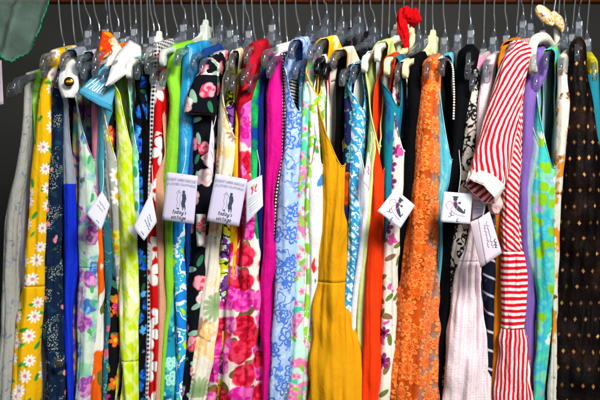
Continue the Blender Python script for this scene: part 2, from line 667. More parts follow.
def garment(label, prof, parts, f=0.0, arm=None, lining=None, hang='clear', hlabel=None, fold=1.0, name="dress", cat="dress",
            bottom=462, hook=None, back=0.0, pleat=1.0, binding=None, seed=None, gather=None):
    """parts: [(part name, material, y where it starts)], first starts at the top"""
    tab = parse(prof)
    tab[0] = (tab[0][0] - 5,) + tab[0][1:]
    sd = seed if seed is not None else tab[0][1] * .731 + 3.1
    rnd = random.Random(int(sd * 100))
    ytop = tab[0][0]
    cen = (tab[0][1] + tab[0][2]) / 2
    f += rnd.uniform(-.003, .003)
    shear = rnd.uniform(-9, 9)
    lam0 = rnd.uniform(.013, .021)
    hp = hook if hook is not None else cen + 23 + (300 - cen) * .105 + rnd.uniform(-2, 2)
    xh = (hp - 300) / FPX * 1.8
    C = Vector((xh, 0, 0))
    a_op = arm[1] if arm else 0.0
    yu = arm[0] if arm else 0
    skew = -1.0 if arm and len(arm) > 2 and arm[2] < 0 else 1.0
    # rows
    rows = []
    y = ytop
    step = 0.8
    while y < bottom:
        rows.append(y)
        step = min(3.0, step * 1.18)
        y += step
    rows.append(bottom)
    if arm:
        rows = [q for q in rows if not (yu - 9 < q < yu + .5)] + [yu - 8, yu - 6, yu - 4.4, yu - 3, yu - 1.9, yu - 1.1, yu - .5, yu - .15, yu + .2]
        rows = sorted(q for q in rows if q >= ytop)
    # keep rows exactly on the seams
    for _, _, ys in parts[1:]:
        k = min(range(1, len(rows) - 1), key=lambda i: abs(rows[i] - ys))
        rows[k] = ys
    ds = [0.0]                               # samples along the side, as fractions of the nose then metres
    side = [.0035, .007, .0105, .014, .0175, .021, .025, .029, .033, .038, .044, .051, .060, .072, .088, .11, .14, .19]
    data = []
    zt0 = None
    for ri, py in enumerate(rows):
        xl, xr = interp(tab, py)
        Yn = interp(YTAB, py)[0] + f + back * sstep(190, 330, py)
        h = 0.0
        if not arm:
            Yn += .032 * (1 - sstep(0, 55, py - ytop))
        elif py < yu:
            q = (py - ytop) / (yu - ytop)
            h = a_op * (1 - q ** 2.2) * (.8 + .3 * sstep(0, .4, q))
        Ys = Yn + h
        cpt = P((xl + xr) / 2, py, Ys)
        t = (xr - xl) / 2 / FPX * (Ys - CAMY) * .94
        d = C - Vector((cpt.x, cpt.y, 0))
        A = d.normalized()
        L = d.length
        vd = Vector((cpt.x, cpt.y - CAMY, 0)).normalized()
        A = A.lerp(vd, .62 * sstep(ytop + 5, ytop + 150, py)).normalized()   # the cloth hangs straighter back lower down
        data.append((py, cpt, t, A, L, h))
    zstrap = data[0][1].z
    lstrap = data[0][4]
    Vv, UV, idx = [], [], []
    nrow = len(rows)
    for ri, (py, cpt, t, A, L, h) in enumerate(data):
        Np = Vector((-A.y, A.x, 0))
        if Np.x < 0:
            Np = -Np
        below = zstrap - cpt.z
        rnd_top = math.sqrt(max(0.0, 1 - (1 - min(1.0, (below + .0012) / .016)) ** 2))
        tt = max(.0035, t * rnd_top)
        rn = min(max(t * 1.15, .008), .032)
        tm = .0075
        # half profile as list of (d from true nose, w)
        prof_pts = []
        for k in range(NOSE):
            ph = math.pi / 2 * k / (NOSE - 1)
            prof_pts.append((rn * (1 - math.cos(ph)), tt * math.sin(ph)))
        for s in side:
            w = tt + (min(tm, tt) - tt) * sstep(.004, .075, s)
            prof_pts.append((rn + s, w))
        Lf = L + h
        far = 2 * Lf
        for s in (.55, .75, .92):
            prof_pts.append((max(rn + .2, far * s), min(tm, tt)))
        prof_pts.append((far, 0.001))
        # arc length
        arc = [0.0]
        for k in range(1, len(prof_pts)):
            arc.append(arc[-1] + math.hypot(prof_pts[k][0] - prof_pts[k - 1][0], prof_pts[k][1] - prof_pts[k - 1][1]))
        def at(u):
            s = abs(u)
            for k in range(1, len(arc)):
                if s <= arc[k] or k == len(arc) - 1:
                    tq = (s - arc[k - 1]) / max(1e-9, arc[k] - arc[k - 1])
                    dd = prof_pts[k - 1][0] + (prof_pts[k][0] - prof_pts[k - 1][0]) * tq
                    ww = prof_pts[k - 1][1] + (prof_pts[k][1] - prof_pts[k - 1][1]) * tq
                    return dd, ww * (1 if u >= 0 else -1)
        # opening in arc length: where d = h on each side
        op = 0.0
        if h > 0:
            for k in range(1, len(arc)):
                if prof_pts[k][0] >= h:
                    tq = (h - prof_pts[k - 1][0]) / max(1e-9, prof_pts[k][0] - prof_pts[k - 1][0])
                    op = arc[k - 1] + (arc[k] - arc[k - 1]) * tq
                    break
        wz = sstep(0, .26, below)             # 0 at the shoulder, 1 below the bust
        line = []
        us = []
        T = arc[-1]
        k_ = sstep(.01, .08, below)
        uc = .62 * rn * 1.57 if arm else 0.0
        if skew > 0:
            sl, sr = -op * (1 - k_) + (uc - op * .55) * k_, op * (1 - k_) + (uc + op * 1.1) * k_
        else:
            sl, sr = -op * (1 - k_) + (-uc - op * 1.1) * k_, op * (1 - k_) + (-uc + op * .55) * k_
        us.append([sl - (T + sl) * (aa / T) for aa in arc])
        us.append([sr + (T - sr) * (aa / T) for aa in arc])
        seq = us[0][::-1] + us[1][(0 if arm else 1):]
        for u in seq:
            dd, ww = at(u)
            # folds: vertical, deepening downwards
            amp = (.0012 + .0068 * sstep(.02, .45, below)) * fold * min(1.0, t / .016 + .25)
            if gather and py > gather:
                amp *= 1.0 + .8 * sstep(gather, gather + 12, py)
            if below < .03:
                amp *= below / .03
            n1 = noise.noise(Vector((u * 44 + 7 + cpt.z * shear * .5, cpt.z * 2.6, sd)))
            n2 = noise.noise(Vector((u * 105 + cpt.z * shear, cpt.z * 6.0, sd + 9)))
            n3 = noise.noise(Vector((u * 30 + cpt.z * 14, cpt.z * 15 - u * 22, sd + 21)))
            disp = amp * (1.6 * n1 + .75 * n2 + .65 * n3 + .55 * (.35 - abs(n1 * 1.6 + .3 * n2)))
            # creased pleats: soft ridges with sharp valleys that drift, merge and die out
            lam = lam0 * (1 + .25 * noise.noise(Vector((sd, u * 14, 2.0))))
            ph = u / lam + .55 * noise.noise(Vector((u * 9, cpt.z * 3.0, sd + 31))) + cpt.z * shear * .06
            val = (1 - abs(math.sin(math.pi * ph))) ** 2.2
            live = sstep(-.18, .3, noise.noise(Vector((u * 22 + 3, cpt.z * 3.4, sd + 47))))
            disp -= pleat * fold * (.0008 + .0042 * sstep(.03, .38, below)) * val * live * min(1.0, t / .013) * (1.35 if gather and py > gather else 1.0)
            disp *= 1 - .35 * max(0.0, 1 - dd / max(rn, 1e-4))
            nose_w = 1 - min(1.0, dd / max(rn, 1e-4))
            # outward direction
            out = (-A) * nose_w + Np * ((1 if u >= 0 else -1) * (1 - nose_w))
            # the whole edge sways a little with height
            sway = .0020 * (1 - wz * .2) * sstep(.01, .06, below) * (noise.noise(Vector((cpt.z * 8, sd, 3.3))) + .4 * noise.noise(Vector((cpt.z * 22, sd, 5.3))))
            # shoulder line rises towards the neck, then dips for the neckline
            dn = dd - h
            sw_ = .045 if arm else .085           # how far the cloth follows the hanger arm
            rise = SLOPE * min(max(dn, 0), sw_) - .75 * max(0.0, min(dn, lstrap) - sw_ - .004)
            if dd > Lf:
                db = lstrap - (dd - Lf)              # mirrored on the far shoulder
                rise = SLOPE * min(max(db, 0), sw_) - .75 * max(0.0, db - sw_ - .004)
            p = Vector((cpt.x, cpt.y, cpt.z + rise * (1 - wz))) + A * dn + Np * (ww + sway) + out * disp
            line.append(p)
        row = []
        for p, u in zip(line, seq):
            row.append(len(Vv))
            Vv.append(p)
            UV.append((u + (sd * 1.7) % 2.0, p.z + (sd * .9) % 2.0))
        if arm and h == 0.0:                 # below the armhole the two halves share their edge
            row[len(row) // 2] = row[len(row) // 2 - 1]
        idx.append(row)
    half = len(idx[0]) // 2
    ncol = len(idx[0])
    # faces by part
    seams = [ys for _, _, ys in parts] + [9999]
    single = len(parts) == 1
    basep = Vector((xh, 0, zstrap))
    root = None
    objs = []
    if not single:
        root = empty(name, basep)
    for pi, (pn, mat, ys) in enumerate(parts):
        fs = []
        for ri in range(nrow - 1):
            ym = (rows[ri] + rows[ri + 1]) / 2
            if not (seams[pi] <= ym < seams[pi + 1]) and not (pi == 0 and ym < seams[1]):
                continue
            for c in range(ncol - 1):
                if arm and c == half - 1:
                    continue
                fs.append((idx[ri][c], idx[ri][c + 1], idx[ri + 1][c + 1], idx[ri + 1][c]))
            fs.append((idx[ri][ncol - 1], idx[ri][0], idx[ri + 1][0], idx[ri + 1][ncol - 1]))
        if pi == 0:
            for c in range(half - 1):          # close the shoulder seam along the top
                a, b = idx[0][c], idx[0][c + 1]
                c2 = ncol - 1 - c
                fs.append((b, a, idx[0][c2], idx[0][c2 - 1]))
            if not arm:
                fs.append((idx[0][half], idx[0][half - 1], idx[0][half + 1]))
        used = sorted({i for q in fs for i in q})
        mp = {i: k for k, i in enumerate(used)}
        vv = [Vv[i] for i in used]
        uv = [UV[i] for i in used]
        ff = [tuple(mp[i] for i in q)[::-1] for q in fs]
        mats = [mat, lining if lining else mat]
        if single:
            o = mesh_obj(name, vv, ff, mats, loc=basep, uvs=uv)
            root = o
        else:
            o = mesh_obj(pn, vv, ff, mats, parent=root, uvs=uv)
        solidify(o, inner=1)
        objs.append(o)
    tag(root, label, cat, DG)
    # binding along the near armhole edge
    if arm:
        loopL = [Vv[idx[ri][half - 1]] for ri in range(nrow) if rows[ri] < yu]
        loopR = [Vv[idx[ri][half]] for ri in range(nrow) if rows[ri] < yu]
        pts = loopL + loopR[::-1]
        if len(pts) > 6:
            V_, F_ = tube(pts, .0014, 6)
            uvb = [(v.x + v.y, v.z) for v in V_]
            mesh_obj("armhole_binding", V_, F_, binding if binding else parts[0][1], parent=root, uvs=uvb)
    A0 = -data[0][3]
    hanger(xh, A0, zstrap, lstrap, hang, hlabel, rnd)
    root['_strap'] = (data[0][1].x, data[0][1].y, data[0][1].z)
    return root

def loft(name, left, right, mat, parent, nu=14, nv=18, bulge=.006, wrinkle=.0012, seed=1.0, inner=None, th=.0013):
    """cloth patch between two edges given as (px, py, depth)"""
    Lp = smooth_curve([P(*q) for q in left], 8)
    Rp = smooth_curve([P(*q) for q in right], 8)
    def samp(c, t):
        x = t * (len(c) - 1)
        i = min(int(x), len(c) - 2)
        return c[i].lerp(c[i + 1], x - i)
    V_, UV_, F_ = [], [], []
    for j in range(nv + 1):
        t = j / nv
        a, b = samp(Lp, t), samp(Rp, t)
        for i in range(nu + 1):
            s = i / nu
            p = a.lerp(b, s)
            p.y -= bulge * math.sin(math.pi * s)
            p.y += wrinkle * 2 * noise.noise(Vector((s * 5 + seed, t * 3, seed * 1.7)))
            V_.append(p)
            UV_.append(((b - a).length * s + seed, p.z))
    for j in range(nv):
        for i in range(nu):
            k = j * (nu + 1) + i
            F_.append((k, k + nu + 1, k + nu + 2, k + 1))
    o = mesh_obj(name, V_, F_, [mat, inner if inner else mat], parent=parent, uvs=UV_)
    solidify(o, th, 1 if inner else 0)
    o['_grid'] = 0
    return o, V_, nu, nv

def sleeve_tube(name, path, mat, parent, n=36, seed=2.0, inner=None, wr=.0012, uvrot=False, m=10):
    """path: (px, py, depth, half width px, half depth m)"""
    pts = [P(a, b, c) for a, b, c, _, _ in path]
    wid = [w / FPX * (c - CAMY) for a, b, c, w, _ in path]
    dep = [q[4] for q in path]
    cs = smooth_curve(pts, m)
    ws = smooth_curve([Vector((w, d, 0)) for w, d in zip(wid, dep)], m)
    V_, UV_, F_ = [], [], []
    ln = 0
    for i, p in enumerate(cs):
        a = cs[max(0, i - 1)]
        b = cs[min(len(cs) - 1, i + 1)]
        t = (b - a).normalized()
        s = t.cross(Vector((0, 1, 0))).normalized()
        d = s.cross(t).normalized()
        if i:
            ln += (cs[i] - cs[i - 1]).length
        for k in range(n + 1):
            an = 2 * math.pi * k / n
            q = p + s * math.cos(an) * ws[i].x + d * math.sin(an) * ws[i].y
            dirv = (s * math.cos(an) + d * math.sin(an))
            q = q + dirv * wr * 2 * noise.noise(Vector((math.cos(an) * 3 + seed, math.sin(an) * 3, ln * 18)))
            V_.append(q)
            UV_.append((k / n * 2 * math.pi * (ws[i].x + ws[i].y) / 2, -ln))
    for i in range(len(cs) - 1):
        for k in range(n):
            q = i * (n + 1) + k
            F_.append((q, q + n + 1, q + n + 2, q + 1))
    # orient outwards
    c0 = cs[len(cs) // 2]
    f0 = F_[(len(cs) // 2) * n]
    nn = (V_[f0[1]] - V_[f0[0]]).cross(V_[f0[2]] - V_[f0[0]])
    if nn.dot(V_[f0[0]] - c0) < 0:
        F_ = [q[::-1] for q in F_]
    o = mesh_obj(name, V_, F_, [mat, inner if inner else mat], parent=parent, uvs=UV_)
    solidify(o, .0014, 1 if inner else 0)
    return o
#%%GARMENTS

def G(key, what, prof, parts, hk='clear', cat="dress", **kw):
    """what: description of the garment that singles it out"""
    short = kw.pop('short')
    kind = {'clear': 'clear plastic', 'black': 'black plastic', 'white': 'white plastic', 'cream': 'cream plastic', 'grey': 'pale green plastic'}[hk]
    if not isinstance(parts, list):
        parts = [("dress_body", parts, 0)]
    SPECS.append((key, what, prof, parts, hk, kind + " hanger holding the " + short, cat, kw))

D = {}
SPECS = []
WH = '#e9e9ec'
# ---- left quarter
G('grey', "pale grey dress with tiny faded blue sprigs, leftmost garment on the rail",
  "78:22-31 100:22-29 130:20-28 150:17-26 175:12-24 200:6-21 250:2-20 300:0-18 400:-3-13",
  print_mat("grey_sprig_cotton", '#a9a9a2', [dict(k='leaf', s=55, R=.3, c='#7f8c9c', den=.45), dict(k='ring', s=38, R=.3, c='#8b98a6', den=.4, w=.05)], crease=.9), short="pale grey sprigged dress, leftmost of all")
G('lav', "plain pale lavender grey dress half hidden behind the yellow daisy dress",
  "80:28-35 100:28-35 150:24-32 200:20-27 250:18-25 300:17-32 340:20-46 400:18-45", plain('#b3b3c4'), f=.02, short="plain lavender grey dress")
G('green_strap', "bright leaf green dress showing only a narrow strap beside the yellow daisy dress",
  "76:30-41 100:30-38 120:32-37 170:33-40 250:30-38 300:26-36 400:22-30",
  print_mat("leaf_green_cotton", '#86cf35', [dict(k='blob', s=60, t=.55, c='#b9e86a')]), f=.012, short="leaf green dress with a narrow strap")
yd = print_mat("yellow_daisy_cotton", '#efb90c', [
  dict(k='leaf', s=36, R=.3, c='#3f9a35', den=.5, st=2.2), dict(k='leaf', s=30, R=.24, c='#4aa63a', den=.4, st=2.4),
  dict(k='daisy', s=27, n=9, R=.33, base=.35, pw=.6, c='#f7f3ea', cc='#f08c98', cr=.28, den=.85, rand=.6),
  dict(k='daisy', s=17, n=9, R=.24, base=.35, pw=.6, c='#f7f3ea', cc='#ee98a0', cr=.28, den=.6, rand=.8)])
G('yellow', "bright yellow sleeveless dress printed with white daisies",
  "55:43-63 75:41-53 100:36-48 150:31-50 200:26-47 250:22-42 286:19-41 300:17-42 350:11-37 400:11-34",
  [("bodice", yd, 0), ("skirt", yd, 287)], f=-.006, short="yellow daisy dress")
nv = print_mat("navy_lily_cotton", '#12233f', [
  dict(k='blob', s=40, t=.62, c='#1a4058', w=.1), dict(k='dot', s=270, R=.34, c='#93a08e', gn=(26, .57), den=.8), dict(k='dot', s=120, R=.42, st=4, c='#7c8c74', gn=(26, .58), den=.5),
  dict(k='dot', s=60, R=.3, c='#e58a9a', den=.16), dict(k='leaf', s=45, R=.3, c='#2c5a46', den=.22)])
G('navy', "dark navy dress with white sprays, small pink blossoms and a glittering waist button",
  "62:51-62 100:49-64 150:48-64 200:44-61 250:41-60 300:42-65 350:43-67 400:43-66", [("bodice", nv, 0), ("skirt", nv, 352)], short="navy spray printed dress")
gs = plain('#8f99a8', rough=.45)
G('royal', "royal blue dress with a grey bodice and a white buttoned collar tab",
  "54:63-79 98:62-79 150:62-77 188:61-77 250:62-77 300:62-71 350:64-71 400:66-71",
  [("bodice", gs, 0), ("skirt", plain('#1230c8', rough=.6), 184)], arm=(184, .02), lining=plain('#6f7988'), short="royal blue dress with white collar tab")
G('multi_behind', "purple, teal and orange printed dress showing as a sliver left of the pastel rose dress",
  "70:72-81 150:70-79 250:69-79 300:68-78 350:67-78 400:66-76",
  print_mat("purple_teal_print", (16, [(.3, '#3a6ea6'), (.45, '#5a3f9a'), (.55, '#d8a24e'), (.7, '#3fa090')], 'EASE'), [dict(k='blob', s=22, t=.6, c='#d48a6a')]), f=.022, short="purple and teal sliver of a dress")
pr = print_mat("pastel_rose_cotton", '#cfe3d3', [
  dict(k='blob', s=20, t=.56, c='#8fd3a4', w=.1), dict(k='blob', s=24, t=.60, c='#6bb8cf', w=.1), dict(k='blob', s=26, t=.6, c='#b07cc0', w=.08),
  dict(k='rose', s=24, R=.44, c='#3f6fc4', c2='#7fb6e4', c3='#a04ab0', c4='#e09ad0', den=.75, rings=20), dict(k='leaf', s=36, R=.33, c='#5c7a58', c2='#4fae6e', den=.35)], warp=(30, .02))
G('pastel', "white sleeveless dress with blurry purple, blue and green roses, seamed at the waist",
  "56:80-97 75:80-92 100:80-93 150:78-94 200:77-98 250:79-98 268:81-96 300:76-97 350:75-94 400:72-92",
  [("bodice", pr, 0), ("skirt", pr, 268)], arm=(160, .04), short="pastel rose dress")
G('dusty', "dusty pink plain dress, a thin strip beside the pastel rose dress",
  "62:92-102 100:90-99 150:92-99 200:98-104 250:102-108 300:103-108 360:102-108 420:101-107", plain('#b9707f'), f=.012, back=.02, short="thin dusty pink dress")
hb = print_mat("hula_blue_cotton", '#57aac9', [], crease=.6)
tealp = print_mat("dark_teal_print", '#2b6878', [dict(k='daisy', s=30, n=5, R=.3, c='#d8607c', den=.35), dict(k='vein', s=50, c='#6fb4bc', w=.015, den=.5)])
G('hula', "light blue blouse with white script lettering on its wide cuffed sleeve",
  "60:98-113 100:96-113 150:95-109 180:97-106 230:100-112 300:104-113 400:100-109",
  [("bodice", print_mat("teal_cotton", '#3f8ea2'), 0), ("skirt", tealp, 200)], f=.006, cat="blouse", short="light blue blouse with script lettering")
G('orange_leaf', "orange and white bold print dress with a flame orange collar",
  "52:98-117 100:99-109 200:97-105 235:96-103 300:95-104 350:90-103 400:86-101",
  print_mat("orange_bold_print", '#f0640e', [dict(k='blob', s=16, t=.54, c='#e8e4da', w=.02, tall=2), dict(k='blob', s=18, t=.62, c='#6a6a2a', w=.02, tall=2)]), f=.009, short="orange and white bold print dress")
G('daisy_white', "grey and white dress with large yellow centred daisies beside the lime dress",
  "70:106-118 160:103-117 200:106-121 250:112-123 300:115-123 400:112-118",
  print_mat("grey_daisy_cotton", '#a8aaa4', [dict(k='daisy', s=24, n=9, R=.46, base=.5, c='#f0efe8', cc='#eaa51c', cr=.4, rand=.5), dict(k='daisy', s=18, n=6, R=.3, c='#d7dc3c', cc='#e89a20', den=.4)]), arm=(160, .03), back=.02, short="grey and white daisy dress")
G('black_multi', "black dress with orange, magenta and white flowers, low between daisy and lime dresses",
  "75:106-115 200:102-112 270:104-113 300:105-118 350:105-118 400:100-118",
  print_mat("black_tropical_print", '#101014', [dict(k='leaf', s=30, R=.4, c='#8a8a2a', c2='#2a6a4a', den=.6), dict(k='daisy', s=26, n=6, R=.42, c='#ea6a18', cc='#f2c030', den=.45), dict(k='daisy', s=24, n=7, R=.38, c='#d42c80', cc='#fff0d0', den=.4), dict(k='daisy', s=30, n=8, R=.33, c='#e8e8e8', cc='#e0a020', den=.3)]), f=.01, short="black dress with orange and magenta flowers")
lm = print_mat("lime_white_print", '#c9e412', [dict(k='blob', s=26, t=.57, c='#e9f4a8', w=.05, tall=1.5), dict(k='stripe', f=45, a=32, duty=.35, c='#eef6c0', op=.35), dict(k='stripe', f=38, a=-48, duty=.3, c='#e4f2a0', op=.4), dict(k='leaf', s=20, R=.4, c='#f3f7df', den=.5, st=3)], warp=(20, .012))
G('lime', "lime yellow and white sleeveless dress with a big white collar",
  "62:113-130 100:115-134 150:115-134 200:117-137 250:120-140 300:117-140 350:117-139 400:117-140",
  [("bodice", lm, 0), ("skirt", lm, 362)], arm=(150, .028), f=-.005, gather=362, short="lime dress with white collar")
G('mint', "mint and lavender pastel sleeveless dress between lime and black garments",
  "62:130-142 100:131-142 150:129-142 165:130-141 220:134-142 300:138-143 400:138-142",
  print_mat("mint_pastel_print", (18, [(.35, '#52c89a'), (.5, '#b8ecd0'), (.62, '#b7a0d8')]), [dict(k='leaf', s=36, R=.36, c='#3aa070', den=.4)]), arm=(165, .03), f=.003, hk='white', back=.02, short="mint and lavender pastel dress")
G('blue_black', "electric blue dress with black floral print, beside the red hibiscus dress",
  "66:136-145 165:131-147 220:134-147 300:138-147 350:138-145 400:138-146",
  print_mat("electric_blue_print", '#0b0d14', [dict(k='rose', s=30, R=.46, c='#1e6fe0', c2='#0a2a80', den=.85, rings=18), dict(k='blob', s=30, t=.6, c='#4aa8f0', w=.03), dict(k='leaf', s=30, R=.3, c='#1c5a3c', den=.3)]), f=.006, short="electric blue and black floral dress")
G('black_short', "plain black top just left of the red hibiscus dress", 
  "64:139-150 100:140-150 130:138-151 160:137-152 178:140-151 250:144-150 300:144-148 400:143-147", plain('#0b0b0e', rough=.7), arm=(130, .025), f=.001, cat="top", back=.02, short="plain black top")
G('gingham', "black and white gingham dress showing a narrow strip above the red dress",
  "48:150-159 75:150-158 100:149-155 200:147-152 300:146-150 400:144-148",
  print_mat("black_gingham", '#e6e6e6', [dict(k='check', f=120, c='#0a0a0a')]), f=.004, short="black and white gingham dress")
G('red_hib', "bright red dress with bold white hibiscus flowers",
  "58:152-163 100:152-162 150:150-162 200:148-158 230:146-158 300:144-159 350:143-160 400:143-159",
  print_mat("red_hibiscus_cotton", '#c80c10', [dict(k='daisy', s=17, n=5, R=.46, base=.3, pw=.6, c='#f2ece8', cc='#c80c10', cr=.2, den=.75, rand=.6), dict(k='vein', s=30, c='#f2ece8', w=.02, den=.35)]), f=.0, short="red hibiscus dress")
G('peach', "plain peach sleeveless dress between the red and the lime green dresses",
  "68:158-169 100:160-169 150:161-169 187:151-163 200:152-163 250:156-164 300:158-165 400:154-161",
  plain('#d39a7c', crease=.8), arm=(186, .045, -.2), lining=plain('#c08a70'), f=-.004, short="plain peach dress")
G('lime_plain', "plain apple green dress with a high shoulder strap left of the turquoise satin dress",
  "50:164-181 75:163-177 100:168-179 150:164-177 200:161-173 250:163-172 300:165-172 330:162-169 400:158-165",
  plain('#86cc30', crease=.8), f=-.002, hk='grey', short="plain apple green dress")
G('teal_print', "teal and aqua printed skirt dress low beneath the apple green dress",
  "70:170-178 220:168-174 300:164-175 320:163-175 350:160-175 400:155-175",
  print_mat("teal_batik", '#1f8fae', [dict(k='blob', s=22, t=.52, c='#58c4b4', w=.04, tall=1.6), dict(k='ring', s=26, R=.35, c='#a8ecd8', den=.6, two=True), dict(k='blob', s=26, t=.62, c='#125a8c', w=.04)]), f=.004, short="teal batik dress")
sat = print_mat("turquoise_satin", '#1591c8', [dict(k='blob', s=30, t=.6, c='#39b4e0', w=.1, tall=4)], rough=.35, crease=1.0, spec=.5)
G('turq', "glossy turquoise satin dress with a blue, white and lime splashed skirt",
  "50:179-195 75:179-193 100:176-192 150:174-194 200:173-187 240:172-184 300:174-185 350:174-185 400:174-184",
  [("bodice", sat, 0), ("skirt", print_mat("splash_print", (22, [(.38, '#1a86dc'), (.47, '#e8f2f0'), (.52, '#2cb0e0'), (.6, '#b8e418')], 'CONSTANT'), [], warp=(30, .02)), 205)], f=-.003, short="turquoise satin dress")
G('deep_blue', "deep denim blue dress between the turquoise satin and the black rose dress",
  "54:199-209 100:193-201 150:184-197 200:182-196 265:184-195 300:186-194 400:184-191", plain('#173f86'), f=.006, short="deep denim blue dress")
br = print_mat("black_rose_cotton", '#0d0f18', [dict(k='leaf', s=34, R=.42, c='#2f7a54', c2='#8fb8a0', den=.6), dict(k='rose', s=26, R=.42, c='#d8385c', c2='#f0a0ac', c3='#f0b8bc', c4='#fbe8e4', den=.75)])
G('black_rose', "black dress with pink roses, a flared cap sleeve and a pale flowered sleeve band",
  "60:202-218 75:199-218 100:191-217 130:188-216 200:190-213 250:188-208 300:184-207 350:183-199 400:180-190", br, short="black rose dress with cap sleeve")
# ---- second quarter
cr_ = print_mat("cream_bloom_cotton", '#e8e2d0', [dict(k='blob', s=24, t=.6, c='#f0d8a0', w=.05), dict(k='daisy', s=17, n=14, R=.44, base=.6, c='#b09070', c2='#8a5a40', den=.5), dict(k='daisy', s=16, n=14, R=.46, base=.6, c='#a8bc90', c2='#7a9a60', den=.45), dict(k='rose', s=20, R=.4, c='#efc078', c2='#f4e0b4', den=.4)])
G('cream', "cream sleeveless dress with large tan and sage green blooms",
  "55:230-241 80:226-238 100:221-236 133:216-236 175:214-233 200:212-229 225:207-221 260:202-220 300:195-217 350:188-214 400:181-206",
  cr_, arm=(138, .036), lining=plain('#cfc4a4'), f=-.007, short="cream dress with tan and sage blooms")
G('mosaic', "dress of yellow, lime and purple panels outlined in black",
  "70:228-237 150:222-234 225:220-237 260:219-235 300:216-229 400:212-225",
  print_mat("mosaic_print", (20, [(.38, '#7a3f9a'), (.45, '#e8ecec'), (.5, '#c8d820'), (.58, '#f0b820'), (.66, '#8ab82a')], 'CONSTANT'), [dict(k='vein', s=28, c='#14140f', w=.018)]), f=.01, short="yellow, lime and purple mosaic dress")
G('red_maroon', "deep crimson dress with a folded shoulder, left of the bright green strap",
  "48:244-263 75:238-257 100:233-251 145:231-249 200:232-248 300:230-241 400:226-237",
  print_mat("crimson_cotton", '#a80f22', [dict(k='blob', s=30, t=.6, c='#c4182a', w=.1)], crease=.9), f=.003, short="deep crimson dress")
G('gold', "golden yellow printed dress glimpsed above the rose skirt",
  "75:236-243 140:233-240 180:232-241 230:229-240 270:228-237 400:222-231",
  print_mat("golden_print", '#eab410', [dict(k='blob', s=30, t=.58, c='#d8701c', w=.04), dict(k='leaf', s=40, R=.3, c='#7a8a20', den=.4)]), f=.006, short="golden yellow print dress")
rm = print_mat("magenta_rose_cotton", '#ecdcd0', [dict(k='leaf', s=36, R=.46, c='#8a7040', c2='#6a5a30', den=.85, st=1.7), dict(k='rose', s=22, R=.62, c='#c00830', c2='#e03a5a', c3='#d01a90', c4='#f060b8', den=1, rand=.5, rings=18), dict(k='rose', s=27, R=.5, c='#e030a0', c2='#f58ac8', c3='#b00624', c4='#dc2848', den=.7, rings=18)])
G('rose', "white dress with a full skirt of crimson and magenta roses",
  "70:243-253 100:238-251 150:236-251 175:236-253 225:235-256 260:228-256 300:222-260 350:211-263 400:203-263",
  [("bodice", rm, 0), ("skirt", rm, 222)], f=-.006, fold=1.9, gather=222, short="white dress with crimson and magenta roses")
G('green', "vivid emerald green dress with blue marbling, left of the hot pink dress",
  "66:249-262 100:247-258 150:248-259 183:248-257 230:252-259 300:255-260 400:254-259",
  print_mat("emerald_marble", (18, [(.38, '#0a3f8c'), (.48, '#0a8a48'), (.62, '#22c060')]), []), f=.001, back=.02, short="emerald green marbled dress")
G('navy_plain', "plain navy dress showing low between the rose skirt and hot pink dress",
  "75:256-263 220:253-264 265:257-267 345:261-267 400:261-266", plain('#141a5c'), f=.008, back=.02, short="plain navy dress beside the hot pink one")
G('pink', "plain hot pink magenta dress draped in soft folds",
  "62:268-283 75:267-281 100:263-281 150:263-281 178:262-277 200:262-275 250:262-274 300:261-272 350:262-269 400:262-267",
  plain('#cc0a80', crease=.9, rough=.6), arm=None, f=-.007, fold=1.5, short="hot pink dress")
G('white_red', "white dress showing only its red edged shoulder above the hot pink dress",
  "50:271-283 75:270-277 150:268-273 250:266-270 400:262-265",
  [("shoulder_strap", plain('#e8e6e4'), 0), ("dress_body", plain('#b81424'), 66)], f=.02, short="white dress with red edged shoulder")
G('bw_dot', "black and white grid checked dress right of the hot pink dress",
  "58:277-285 100:280-289 150:279-288 200:273-283 270:271-278 300:270-275 400:264-271",
  print_mat("grid_check", '#e4e4dc', [dict(k='stripe', f=150, a=0, duty=.45, c='#16161a'), dict(k='stripe', f=150, a=90, duty=.45, c='#16161a')]), f=.004, back=.02, short="black and white grid check dress")
pb = print_mat("pale_blue_paisley", '#a8c4e8', [dict(k='blob', s=50, t=.56, c='#bcd4f0', w=.05), dict(k='ring', s=24, R=.42, c='#3f6fd0', n=6, two=True, w=.05, den=.75), dict(k='vein', s=34, c='#4a7ad8', w=.022, den=.62), dict(k='blob', s=30, t=.63, c='#5a86dc', w=.03)])
G('paleblue', "pale blue sleeveless dress with darker blue paisley scrolls",
  "44:288-305 75:287-302 100:284-299 150:281-299 200:276-298 250:273-296 300:269-293 350:265-288 400:261-284",
  pb, arm=(112, .034), f=-.004, short="pale blue paisley dress")
G('sequin', "teal and pink speckled dress, a thin strip right of the pale blue paisley dress",
  "62:300-308 100:297-303 150:297-302 250:294-300 300:291-298 400:282-291",
  print_mat("speckled_brocade", '#3f7f90', [dict(k='dot', s=160, R=.3, c='#d85a90', den=.5), dict(k='dot', s=180, R=.3, c='#a8d8d0', den=.4)]), f=.008, short="thin teal and pink speckled dress")
G('pinkgreen', "pink and aqua blossom print dress with a pink shoulder strap",
  "46:312-323 75:303-313 150:299-307 200:296-305 250:292-303 300:289-302 350:285-304 400:281-302",
  print_mat("pink_aqua_blossom", '#bfe8d8', [dict(k='blob', s=24, t=.55, c='#4ac8a0', w=.04), dict(k='blob', s=22, t=.54, c='#ee7ab0', w=.05), dict(k='daisy', s=46, n=5, R=.4, c='#f8b8d4', c2='#d8387c', den=.7), dict(k='leaf', s=40, R=.36, c='#8ac83c', den=.4)]), f=.001, short="pink and aqua blossom dress")
